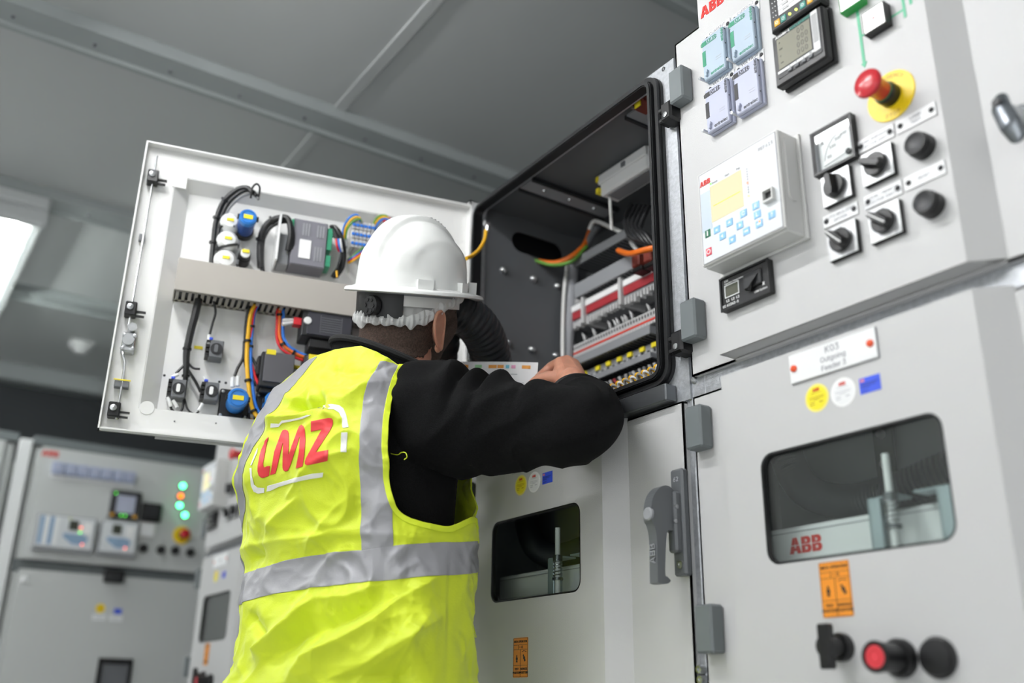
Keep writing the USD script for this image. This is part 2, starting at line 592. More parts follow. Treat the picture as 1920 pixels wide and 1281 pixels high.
ceiling_lamp(-3.92, -.785, 'glowing tube lamp under a clear cover at the left edge of the photo', True, 1.30)
for i_, (lx, ly, _) in enumerate(LAMPS):
    ceiling_lamp(lx, ly, ('tube lamp on the ceiling above the worker and the open door', 'tube lamp on the ceiling in front of the nearest panel', 'added fill tube lamp on the ceiling behind the worker near the front wall', 'added fill tube lamp on the ceiling behind the camera', 'added fill tube lamp near the front wall at the far end of the room')[i_], True, glow=f'lamp_glow_{i_}')
sd = thing('smoke_detector', 'round white smoke detector on the far end of the ceiling', 'smoke detector', (-4.80, -.30, ZC))
m = lathe([(0, .0), (.052, .0), (.052, .018), (.046, .026), (.030, .034), (.028, .046), (.0, .05)])
m.vertices = m.vertices[:, [0, 2, 1]] * [1, 1, 1]
m.faces = m.faces[:, ::-1]
part(sd, 'body', m, 'white_plastic')
part(sd, 'base', bx(-.055, .055, -.055, .055, -.004, 0, .001), 'white_plastic')

# ================================================================== switchgear panels
W = .675
ZL0, ZL1 = 1.455, 1.489      # top of the lower door, bottom of the upper door


def sheet_door(u0, uf0, uf1, ub, u1, z0, z1, zf0=None, zf1=None, th=.003, flip=False):
    """A pressed steel door: left flange, raised face, sloping right side, right flange."""
    zf0, zf1 = z0 if zf0 is None else zf0, z1 if zf1 is None else zf1
    o = th / 2
    face = LineString([(uf0, .03), (uf0, o), (uf1, o), (ub, .03 + o)]).buffer(o, cap_style=2, join_style=2)
    ms = [sect(face, zf0, zf1), bx(u0, uf0 + .002, .03, .03 + th, z0, z1), bx(ub - .002, u1, .03, .03 + th, z0, z1)]
    rim = Polygon([(uf0, o), (uf1, o), (ub, .05), (uf0, .05)])
    ms += [sect(rim, zf0, zf0 + th), sect(rim, zf1 - th, zf1)]
    ms += [bx(u0, u0 + th, .03, .05, z0, z1), bx(u1 - th, u1, .03, .05, z0, z1), bx(u0, u1, .03, .05, z0, z0 + th), bx(u0, u1, .03, .05, z1 - th, z1)]
    return ms


def cut_hole(meshes, poly, y0=-.01, y1=.012):
    hole = mf(plate(poly, y0, y1))
    out = []
    for m in meshes:
        b = m.bounds
        hb = plate(poly, y0, y1).bounds
        if np.all(b[0] < hb[1]) and np.all(b[1] > hb[0]):
            out.append(tm(mf(m) - hole))
        else:
            out.append(m)
    return out


WIN = rrect(.1635, .4375, 1.178, 1.327, .02)


def hinge(t, u, z, sub='hinge'):
    part(t, sub, bx(u, u + .034, .004, .030, z - .033, z + .033, .003), 'hinge_grey')


def panel(label, L, open_door=False, width=W, hinges=True, detail=True):
    s = width / W
    t = thing('switchgear_panel', label, 'switchgear panel', (L, 0, 0), 0, None)
    R = width
    D = 1.30
    body = [bx(.001, .003, .05, D, 0, 2.095), bx(R - .003, R - .001, .05, D, 0, 2.095), bx(.003, R - .003, D - .003, D, 0, 2.095), bx(.003, R - .003, .05, D, 2.092, 2.095), bx(.003, R - .003, .05, D, 0, .003)]
    part(t, 'carcass', cat(body), 'carcass')
    part(t, 'shelf', bx(.003, R - .003, .052, D - .004, 1.462, 1.478), 'inner_grey')
    part(t, 'shelf', bx(.003, R - .003, .052, .62, .60, .616), 'inner_grey')
    part(t, 'back_plate', bx(.003, R - .003, .345, .350, 1.478, 2.092), 'inner_grey')
    part(t, 'back_plate', bx(.003, R - .003, .22, .225, .616, 1.462), 'carcass')
    # zinc front posts between the doors
    part(t, 'post', bx(0, .030, .040, .052, 0, 2.095, .002), 'zinc')
    part(t, 'post', bx(R - .030, R, .040, .052, 0, 2.095, .002), 'zinc')
    part(t, 'cross_rail', bx(.03, R - .03, .040, .052, 1.44, 1.50), 'zinc')
    part(t, 'cross_rail', bx(.03, R - .03, .040, .052, .60, .64), 'zinc')
    uf0, uf1, ub = .1025 * s, R - .1785, R - .1455
    uL, uR = .0115, R - .0115
    win = affinity.translate(WIN, uf0 - .1025, 0) if s == 1 else affinity.scale(WIN, (uf1 - uf0) / .394, 1, origin=(.1025, 0)).buffer(0)
    if s != 1:
        win = affinity.translate(win, uf0 - .1025, 0)
    low = cut_hole(sheet_door(uL, uf0, uf1, ub, uR, .66, 1.453, .668, 1.457), win)
    ld = part(t, 'lower_door', cat(low), 'panel_paint', sm=20)
    part(ld, 'window_pane', plate(win.buffer(.004), .006, .010), 'glass_green', 'tinted glass window pane')
    part(ld, 'window_seal', plate(win.buffer(.0005).difference(win.buffer(-.003)), .0005, .008), 'rubber')
    part(t, 'cable_door', cat(sheet_door(uL, uf0, uf1, ub, uR, .06, .64, .07, .63)), 'panel_paint', sm=20)
    part(t, 'plinth', bx(.003, R - .003, .045, .06, 0, .055), 'hinge_grey')
    if not open_door:
        ud = part(t, 'upper_door', cat(sheet_door(uL, uf0, uf1, ub, uR, 1.487, 2.113, 1.491, 2.147)), 'panel_paint', sm=20)
        if detail:
            part(ud, 'maker_sign', txt_poly_logo(.021, .134, 2.1025, -.0008), 'logo_red', 'red maker lettering at the top corner of the door')
    if hinges:
        for z in ((2.007, 1.571) if not open_door else ()) + (1.397, 1.106, .80):
            hinge(t, .0165, z)
    return t


LK3, LK2, LK1 = -1.0545, -1.7295, -3.505
k3 = panel('light grey switchgear panel with the emergency stop and the K03 nameplate, nearest the camera', LK3)
k2 = panel('light grey switchgear panel whose upper compartment stands open in front of the worker', LK2, open_door=True)
k1 = panel('light grey switchgear panel at the far end of the row, left of the worker', LK1)
for i in range(2):
    panel(('narrow light grey switchgear panel behind the worker, beside the far end panel', 'narrow light grey switchgear panel behind the open door and the worker')[i], LK1 + W + i * (LK2 - LK1 - W) / 2, width=(LK2 - LK1 - W) / 2, detail=False)
panel('light grey switchgear panel at the right edge, next to the K03 panel', LK3 + W)

# loose screws on the zinc posts
for (px, py, pan) in ((1247, 131, k2), (1302, 713, k3)):
    p = at(px, py, 'y', .04)
    m = lathe([(0, 0), (.006, 0), (.006, .002), (.0045, .004), (.002, .004), (.002, .0025), (0, .0025)], (p[0], .04, p[2]), 14)
    part(pan, 'screw', m, 'steel', world=True)
for (px, py) in ((1314, 1256), (1316, 1275)):
    p = at(px, py, 'y', .035)
    m = lathe([(0, -.004), (.007, -.004), (.007, .003), (.005, .006), (.003, .006), (.003, .003), (0, .003)], (p[0], .036, p[2]), 14)
    part(k3, 'screw', m, 'steel', world=True)

# ---- the open compartment of K02
ol, orr, ob, ot = -1.7135, -1.084, 1.4875, 2.083
fr = sbox(LK2, 1.455, LK2 + W, 2.095).difference(rrect(ol + .02, orr - .02, ob + .02, ot - .02, .022))
part(k2, 'front_frame', plate(fr, .036, .0405), 'zinc', world=True)


def ring(e0, e1, y0, y1):
    a = rrect(ol, orr, ob, ot, .036, 10)
    return plate(a.buffer(-e0).difference(a.buffer(-e1)), y0, y1)


g = part(k2, 'door_gasket', cat(ring(0, .007, .030, .036), ring(.002, .010, .022, .030), ring(.0095, .0125, .028, .036), ring(.012, .021, .016, .036), ring(.0135, .0195, .0135, .016)), 'rubber', 'black rubber door seal', world=True)
part(k2, 'sill', bx(LK2 + .03, LK2 + W - .03, .012, .036, 1.456, 1.485, .002), 'dark_steel', world=True)
# inside: side wall with a cable slot, ceiling, back plate
xw = -1.706
slot = LineString([(.150, 2.022), (.245, 2.022)]).buffer(.026, quad_segs=6)
wall = sbox(.05, 1.478, .345, 2.09).difference(slot)
m = trimesh.creation.extrude_polygon(wall, .003, engine='earcut')
v = m.vertices
m.vertices = np.stack([xw + v[:, 2], v[:, 0], v[:, 1]], 1)
part(k2, 'side_wall', m, 'inner_grey', 'grey inner side wall with a rounded cable slot', world=True)
part(k2, 'slot_backing', bx(xw - .018, xw - .015, .09, .31, 1.97, 2.07), 'black_plastic', world=True)
part(k2, 'inner_roof', bx(xw, LK2 + W - .02, .05, .345, 2.082, 2.086), 'inner_grey', world=True)
for (px, py) in ((943, 507), (1000, 523), (1045, 537), (997, 656), (1042, 667), (952, 642)):
    p = at(px, py, 'x', xw + .004)
    m = lathe([(0, 0), (.009, 0), (.009, .003), (.007, .007), (.003, .010), (0, .0105)], n=16)
    m.vertices = m.vertices @ _rotz(90).T + [xw + .003, p[1], p[2]]
    part(k2, 'bolt', m, 'steel', world=True)

# the truck behind the K03 window (breaker front, bracket, rod, hose)
def truck(L, label, logo=True):
    t = thing('breaker_truck', label, 'circuit breaker', (L, .03, 1.0))
    part(t, 'front_bar', bx(.100, .56, .030, .15, .191, .2365, .003), 'white_plastic', 'pale grey front bar')
    part(t, 'bar_groove', bx(.100, .56, .0292, .0302, .2285, .2295), 'print_grey')
    if logo:
        part(t, 'maker_sign', txt_poly_logo(.0215, .1785, .2105, .0292), 'logo_red', 'red maker lettering on the bar')
    part(t, 'foot_bar', bx(.100, .56, .018, .15, .160, .1905, .003), 'white_plastic')
    part(t, 'foot_step', bx(.22, .38, .014, .019, .160, .1855, .001), 'duct_grey')
    for sx in (.313, .4085):
        part(t, 'bracket_leg', bx(sx - .0085, sx + .0085, 0, .003, .13, .2465, .001), 'bracket_zinc')
        part(t, 'bracket_side', bx(sx - .009, sx - .0065, 0, .030, .13, .2465), 'bracket_zinc')
    part(t, 'bracket_top', bx(.3045, .348, 0, .030, .2455, .2485, .001), 'bracket_zinc')
    part(t, 'bracket_top', bx(.368, .417, 0, .030, .2455, .2485, .001), 'bracket_zinc')
    part(t, 'rod', cyl((.3415, -.006, .13), (.3415, -.006, .297), .0046), 'white_plastic', 'pale plastic operating rod')
    hx = np.linspace(0, 2 * np.pi * 5, 90)
    part(t, 'spring', tube(np.stack([.3415 + .0074 * np.cos(hx), -.006 + .0074 * np.sin(hx), .210 + .029 * hx / hx[-1]], 1), .0012, 6, smooth=False), 'steel')
    part(t, 'collar', cyl((.3415, -.006, .2065), (.3415, -.006, .2105), .0095), 'dark_steel')
    part(t, 'collar', cyl((.3415, -.006, .239), (.3415, -.006, .249), .0085), 'dark_steel')
    part(t, 'rear_bracket', bx(.205, .237, .165, .170, .315, .43, .001), 'dark_steel')
    for z in (.332, .376):
        part(t, 'rivet', cyl((.221, .166, z), (.221, .158, z), .0075, .0055, 14), 'steel')
    path = smooth_path([(.105, .085, .46), (.107, .085, .40), (.115, .085, .345), (.140, .085, .300), (.185, .085, .276), (.24, .085, .268), (.30, .09, .275), (.37, .10, .290), (.44, .11, .29)], 40)
    rr = .023 + .002 * np.cos(np.arange(len(path)) * np.pi / 2.0)
    part(t, 'hose', tube(path, rr, 16, smooth=False), 'hose_rubber', 'black corrugated hose loop')
    return t


truck(LK3, 'pale breaker truck with red lettering behind the window of the K03 panel')
truck(LK2, 'breaker truck behind the half shadowed window under the worker\'s elbow', False)

mat('silver', '#c9cacc', .35, .55)
mat('silver_white', '#e4e5e6', .4)
mat('print_amber', '#b58a10', .5)
mat('lcd_ink', '#55544c', .4)
mat('led_frame_green', '#1a5a26', .4, emission_color=(.02, .5, .08), emission_strength=.25)
mat('dark_chrome', '#8d9298', .22, .9)
mat('sticker_yellow_pale', '#f4e77c', .4)

# ================================================================== instruments on the K03 upper door (front face at y = 0)
def letters(t, pieces, m):
    for p in pieces:
        part(t, 'lettering', p, m, sm=False)


def screw_head(u, z, y=0.0, r=.0035):
    return lathe([(0, 0), (r, 0), (r * .9, .0012), (r * .45, .002), (0, .002)], (u, y, z), 12)


def nameplate(x0, x1, z0, z1, lines, label, name='nameplate', h=.0042, screws='print_black', pal='print_grey'):
    cx, cz = (x0 + x1) / 2, (z0 + z1) / 2
    w, hh = x1 - x0, z1 - z0
    t = thing(name, label, 'sign', (cx, 0, cz))
    part(t, 'plate', bx(-w / 2, w / 2, -.0018, -.0008, -hh / 2, hh / 2), 'plate_white')
    part(t, 'core', bx(-w / 2 - .0002, w / 2 + .0002, -.0008, 0, -hh / 2 - .0002, hh / 2 + .0002), 'plate_core')
    n = len(lines)
    for i, s in enumerate(lines):
        part(t, 'lettering', txt(s, h, 0, (n - 1) * h * .85 - i * h * 1.7, -.0022), pal, sm=False)
    for u, z in ((-w / 2 + .0055, -.0), (w / 2 - .0055, .0)):
        part(t, 'rivet', screw_head(u, z, -.0018, .0038), screws)
    return t


nameplate(-.680, -.6245, 1.6945, 1.713, ('LOAD SHEDDING', 'SELECTOR SWITCH'), 'small white LOAD SHEDDING SELECTOR SWITCH nameplate above a rotary switch')
nameplate(-.620, -.5645, 1.6945, 1.713, ('LAMP', 'TEST'), 'small white LAMP TEST nameplate below the yellow emergency stop disc')
nameplate(-.620, -.5645, 1.6115, 1.630, ('RESET',), 'small white RESET nameplate between the two black push buttons')
nameplate(-.680, -.6245, 1.6115, 1.630, ('LOCAL / REMOTE', 'SELECTOR SWITCH'), 'small white LOCAL / REMOTE SELECTOR SWITCH nameplate above the right lower rotary switch')
nameplate(-.7465, -.691, 1.6115, 1.6295, ('AUTO RECLOSER', 'OFF/ON'), 'small white AUTO RECLOSER OFF/ON nameplate above the left lower rotary switch')


def rotary(cx, cz, label, ang, edge=False, group='rotary switches on the nearest panel'):
    t = thing('rotary_switch', label, 'switch', (cx, 0, cz), 0, group)
    part(t, 'base', bx(-.0235, .0235, -.0075, 0, -.0235, .0235, .001), 'black_plastic')
    part(t, 'face_plate', bx(-.0225, .0225, -.0085, -.0072, -.0225, .0225), 'silver')
    for s, u, z in (('0', 0, .0185), ('1', .013, .0165), ('2', -.0165, .012)):
        part(t, 'lettering', txt(s, .004, u, z, -.0088), 'print_black', sm=False)
    part(t, 'collar', lathe([(0, .0085), (.0155, .0085), (.0165, .014), (.0155, .0155), (0, .0155)]), 'black_plastic')
    c, s = math.cos(math.radians(ang)), math.sin(math.radians(ang))
    g = Polygon([(-.017, -.0045), (-.010, -.0075), (.013, -.0075), (.0165, 0), (.013, .0075), (-.010, .0075), (-.017, .0045)])
    g = affinity.rotate(g, ang, origin=(0, 0))
    top = affinity.scale(g, .96, .55, origin=(0, 0)) if False else affinity.rotate(affinity.scale(affinity.rotate(g, -ang, origin=(0, 0)), .97, .55, origin=(0, 0)), ang, origin=(0, 0))
    lo, hi = np.array(g.exterior.coords)[:-1], np.array(top.exterior.coords)[:-1]
    pts = np.vstack([np.stack([lo[:, 0], np.full(len(lo), -.0150), lo[:, 1]], 1), np.stack([hi[:, 0], np.full(len(hi), -.0255), hi[:, 1]], 1)])
    part(t, 'knob', hull(pts), 'black_plastic')
    if edge:
        a = np.array([(-.0155 * c, -.0155 * s), (.015 * c, .015 * s)])
        part(t, 'pointer_line', tube([(a[0, 0], -.0257, a[0, 1]), (a[1, 0], -.0257, a[1, 1])], .0011, 6, smooth=False), 'white_print')
    return t


rotary(-.7155, 1.6605, 'rotary switch with silver plate directly below the ammeter', 95)
rotary(-.6505, 1.6625, 'rotary switch under the LOAD SHEDDING nameplate, knob turned sideways', -28)
rotary(-.6505, 1.580, 'rotary switch under the LOCAL / REMOTE nameplate, with a white pointer edge', -42, True)
rotary(-.7155, 1.580, 'rotary switch under the AUTO RECLOSER nameplate, lowest of the left column', -48, True)


def push_button(cx, cz, label):
    t = thing('push_button', label, 'push button', (cx, 0, cz), 0, 'black push buttons on the nearest panel')
    part(t, 'collar', lathe([(0, 0), (.0165, 0), (.0165, .012), (.0155, .0145), (.0135, .0150), (0, .0150)]), 'black_plastic')
    part(t, 'bezel', lathe([(.0135, .015), (.0150, .0150), (.0150, .0195), (.0140, .0205), (.0126, .0205), (.0122, .0170), (.0135, .0150)]), 'rubber')
    part(t, 'cap', lathe([(0, .0178), (.006, .0180), (.0105, .0190), (.0124, .0198), (.0124, .015), (0, .015)]), 'dark_plastic')
    return t


push_button(-.588, 1.659, 'black push button below the LAMP TEST nameplate')
push_button(-.588, 1.577, 'black push button below the RESET nameplate')

# emergency stop
t = thing('emergency_stop', 'red mushroom emergency stop button on a large yellow disc', 'emergency stop', (-.622, 0, 1.754))
part(t, 'disc', lathe([(0, 0), (.0355, 0), (.0355, .0012), (.035, .0018), (0, .0018)], n=48), 'sign_yellow')
arc = []
for word, a0, rad, flip in (('EMERGENCY', 90, .0285, False), ('STOP', 270, .0285, True)):
    n = len(word)
    for i, chh in enumerate(word):
        a = a0 + (-(i - (n - 1) / 2) * 11 if not flip else (i - (n - 1) / 2) * 12)
        arc.append(txt(chh, .0052, rad * math.cos(math.radians(a)), rad * math.sin(math.radians(a)), -.0022, rot=(a - 90 if not flip else a + 90)))
part(t, 'lettering', cat(arc), 'print_amber', sm=False)
part(t, 'collar', lathe([(0, .0018), (.0155, .0018), (.0155, .013), (.0145, .015), (.0135, .018), (0, .018)]), 'black_plastic')
part(t, 'ring', lathe([(.0128, .0175), (.0138, .0175), (.0138, .0195), (.0128, .0195), (.0128, .0175)]), 'key_green')
part(t, 'mushroom', lathe([(0, .018), (.0128, .018), (.0132, .030), (.0150, .040), (.0195, .046), (.0198, .048), (.0185, .051), (.0135, .0535), (.007, .0548), (0, .0552)], n=40), 'estop_red')

# ammeter
t = thing('ammeter', 'square black framed analogue ammeter with a white dial', 'meter', (-.7125, 0, 1.7225))
fr = sbox(-.034, -.034, .034, .034)
part(t, 'frame', cat(plate(fr.difference(sbox(-.0295, -.0295, .0295, .0295)), -.0105, 0), plate(fr.difference(sbox(-.0315, -.0315, .0315, .0315)), -.0115, -.0105)), 'black_plastic')
part(t, 'bezel_wall', plate(sbox(-.0295, -.0295, .0295, .0295).difference(sbox(-.0283, -.0283, .0283, .0283)), -.009, -.001), 'term_grey')
part(t, 'dial', bx(-.0285, .0285, -.0012, -.0004, -.0285, .0285), 'white_print')
sc = []
th = np.radians(np.linspace(172, 96, 40))
cx0, cz0, rad = .0195, -.0165, .040
sc.append(tube(np.stack([cx0 + rad * np.cos(th), np.full(40, -.0014), cz0 + rad * np.sin(th)], 1), .00028, 5, smooth=False))
for a in np.linspace(172, 96, 17):
    c, s = math.cos(math.radians(a)), math.sin(math.radians(a))
    sc.append(tube([(cx0 + rad * c, -.0014, cz0 + rad * s), (cx0 + (rad + .0022) * c, -.0014, cz0 + (rad + .0022) * s)], .0003, 4, smooth=False))
for a, s in ((166, '50'), (140, '100'), (118, '200'), (101, '400')):
    sc.append(txt(s, .0042, cx0 + (rad - .007) * math.cos(math.radians(a)), cz0 + (rad - .007) * math.sin(math.radians(a)), -.0016))
sc.append(txt('A', .006, -.022, .017, -.0016))
part(t, 'scale', cat(sc), 'print_black', sm=False)
part(t, 'needle', tube([(cx0, -.0035, cz0), (-.021, -.0035, -.0215)], .0005, 5, smooth=False), 'print_black')
part(t, 'pivot', lathe([(0, .0015), (.0042, .0015), (.0042, .005), (0, .006)], (cx0, 0, cz0), 16), 'dark_plastic')
part(t, 'cover_glass', bx(-.0295, .0295, -.0085, -.0078, -.0295, .0295), 'clear_cover')

# four test blocks with their plates
def test_block(cx, cz, kind, label, ink, face):
    t = thing('test_block', label, 'test block', (cx, 0, cz), 0, 'test blocks on the nearest panel')
    part(t, 'name_plate', bx(-.028, .028, -.002, 0, .0285, .0505), 'plate_white')
    part(t, 'plate_lettering', txt(kind, .0056, 0, .0465, -.0024), 'print_grey', sm=False)
    part(t, 'plate_lettering', txt('TEST BLOCK', .0056, 0, .0385, -.0024), 'print_grey', sm=False)
    for u in (-.0235, .0235):
        part(t, 'screw', screw_head(u, .0415, -.002, .0035), 'print_black')
    part(t, 'base', bx(-.0255, .0255, -.007, 0, -.0485, .0335, .0015), face)
    part(t, 'cover', bx(-.0250, .0230, -.0145, -.0072, -.0475, .0325, .0015), face)
    part(t, 'logo', cat(txt('ESSAILEC', .0055, -.009, .0225, -.0148, True), plate(sbox(-.0245, .0182, .0065, .0268).difference(sbox(-.0148, .0189, .0058, .0261)), -.0149, -.0144), txt('ESSAILEC', .0045, -.0205, -.006, -.0148, True, rot=90), plate(sbox(-.0245, -.020, -.0165, .008).difference(sbox(-.0148, -.0193, -.0172, .0073)), -.0149, -.0144)), ink, sm=False)
    part(t, 'lettering', txt('entrelec', .0055, .006, -.041, -.0148, True), ink, sm=False)
    part(t, 'lettering', txt('entrelec', .005, .0195, .018, -.0148, True, rot=90), ink, sm=False)
    part(t, 'small_print', cat([bx(.004, .016, -.0148, -.0142, z, z + .0006) for z in (-.018, -.0225)]), 'print_pale', sm=False)
    part(t, 'latch', cat(bx(-.0185, -.0145, -.019, -.014, -.043, -.033, .001), cyl((-.0165, -.0185, -.0335), (-.0165, -.014, -.0335), .0038, n=14)), face)
    part(t, 'pin', cat(cyl((-.0265, -.005, -.0425), (-.0272, -.022, -.0425), .0028, n=12)), 'steel')
    for z in (.028, 0, -.028):
        part(t, 'side_pip', cyl((.0225, -.011, z), (.0234, -.011, z), .0012, n=8), 'print_black')
    return t


test_block(-.911, 2.0015, 'CURRENT', 'test block marked CURRENT in green print, left of the upper pair', 'print_green', 'block_blue')
test_block(-.849, 2.0010, 'CURRENT', 'test block marked CURRENT in green print, right of the upper pair', 'print_green', 'block_blue')
test_block(-.911, 1.9030, 'VOLTAGE', 'test block marked VOLTAGE in black print, left of the lower pair', 'print_black', 'block_lilac')
test_block(-.849, 1.9025, 'VOLTAGE', 'test block marked VOLTAGE in black print, right of the lower pair', 'print_black', 'block_lilac')

# digital power meter
t = thing('power_meter', 'black digital power meter with a grey display beside the test blocks', 'meter', (-.7415, 0, 1.8965))
part(t, 'rear_frame', bx(-.043, .049, -.008, 0, -.0475, .0465, .002), 'black_plastic')
part(t, 'body', bx(-.0465, .0465, -.0225, -.007, -.045, .045, .003), 'black_plastic')
part(t, 'face', plate(rrect(-.0395, .0405, -.033, .041, .002), -.0232, -.0222), 'dark_plastic')
part(t, 'display', bx(-.036, .0245, -.0238, -.0228, -.0185, .0335), 'lcd')
dg = []
for i in range(4):
    for j in range(3):
        if j < 2 or i:
            dg.append(txt('0', .0085, .004 + j * .0072 - .001 * i, .026 - i * .0118, -.0242, squeeze=.8))
    dg.append(txt(('A', 'kW', 'V', 'Hz')[i], .0028, -.031 + .002 * (i % 2), .026 - i * .0118, -.0242))
part(t, 'digits', cat(dg), 'lcd_ink', sm=False)
part(t, 'strip', bx(-.0385, .027, -.0240, -.0230, -.0255, -.0215), 'silver_white')
part(t, 'bar_scale', bx(.0275, .0385, -.0240, -.0230, -.0265, .041), 'silver_white')
part(t, 'bar_marks', cat([bx(.0285, .0375, -.0243, -.0238, z, z + .0008) for z in np.arange(-.012, .036, .0022)]), 'print_black', sm=False)
letters(t, (txt('Acuvim-L', .0042, -.024, .0375, -.0240, True),), 'white_print')
part(t, 'maker_name', txt('ACCUENERGY', .0042, .009, .0375, -.0240, True), 'key_teal', sm=False)
for k in range(4):
    part(t, 'button', bx(-.020 + k * .0125, -.0125 + k * .0125, -.0255, -.0228, -.0318, -.0268, .0006), 'grey_plastic')
    part(t, 'button_mark', cat(txt(('H', 'P', 'E', 'V/A')[k], .0022, -.0163 + k * .0125, -.0235, -.0243)), 'print_black', sm=False)

# annunciator above it
t = thing('alarm_annunciator', 'black alarm annunciator with amber and teal keys at the top edge', 'annunciator', (-.7415, 0, 1.996))
part(t, 'body', bx(-.0465, .0465, -.0215, 0, -.048, .048, .003), 'black_plastic')
part(t, 'face', bx(-.042, .042, -.0225, -.0212, -.044, .044), 'dark_plastic')
part(t, 'label_field', bx(-.028, .038, -.0230, -.0222, -.0255, .042), 'white_print')
part(t, 'label_lines', cat([bx(-.028, .038, -.0233, -.0228, z, z + .0006) for z in np.arange(-.018, .042, .0085)] + [txt(s, .0028, -.02, z, -.0234, align='l') for s, z in zip(('SPARE', 'SPARE', 'SPARE', 'TRIP', 'ALARM', 'FAULT'), np.arange(-.021, .030, .0085))]), 'print_black', sm=False)
part(t, 'dot_column', cat([cyl((u, -.0222, z), (u, -.0232, z), .0009, n=8) for u in (-.038, -.033) for z in np.arange(-.022, .042, .0085)]), 'white_print')
for u, k in ((-.032, 'key_amber'), (-.020, 'key_teal'), (.016, 'key_teal'), (.029, 'key_amber')):
    part(t, 'key', bx(u - .005, u + .005, -.0238, -.0222, -.0415, -.0305, .0005), k)
    part(t, 'key_mark', plate(Point(u, -.036).buffer(.0025).difference(Point(u, -.036).buffer(.0017)), -.0242, -.0237), 'plate_white', sm=False)
for u in (-.008, .004):
    part(t, 'led', cyl((u, -.0222, -.036), (u, -.0240, -.036), .0017, n=12), 'led_yellow')

# lit square indicators and the green mimic lines
def indicator(cx, cz, label, frame_m, face_m):
    t = thing('lit_indicator', label, 'indicator', (cx, 0, cz), 0, 'lit square indicators on the nearest panel')
    part(t, 'housing', bx(-.0178, .0178, -.0145, 0, -.0178, .0178, .0008), frame_m)
    part(t, 'lit_face', bx(-.0155, .0155, -.0150, -.0140, -.0155, .0155), face_m)
    return t


indicator(-.6545, 1.9295, 'lit square indicator with a green frame at the top edge', 'led_frame_green', 'lit_white')
ti = indicator(-.6225, 1.8720, 'lit square indicator with a black frame, crossed by faint coloured lines', 'black_plastic', 'lit_white')
part(ti, 'cross_line', cat(bx(-.011, .011, -.0154, -.0149, -.0008, .0008)), 'stop_red')
part(ti, 'cross_line', cat(bx(-.0008, .0008, -.0154, -.0149, -.011, .011)), 'print_pale')
t = thing('mimic_line', 'green single line diagram strips with an arrow beside the lit indicators', 'diagram', (-.6545, 0, 1.86))
part(t, 'line', cat(plate(sbox(-.0022, -.034, .0022, .062), -.0006, 0), plate(Polygon([(-.0050, -.034), (.0050, -.034), (0, -.0425)]), -.0006, 0)), 'mimic_green', sm=False)
part(t, 'branch', plate(sbox(.002, .0075, .016, .0105), -.0006, 0), 'mimic_green', sm=False)
part(t, 'branch', plate(sbox(.049, .0075, .067, .0105), -.0006, 0), 'mimic_green', sm=False)
part(t, 'line', plate(sbox(.0665, -.004, .0705, .060), -.0006, 0), 'mimic_green', sm=False)
part(t, 'line', plate(sbox(.077, .010, .081, .060), -.0006, 0), 'mimic_green', sm=False)

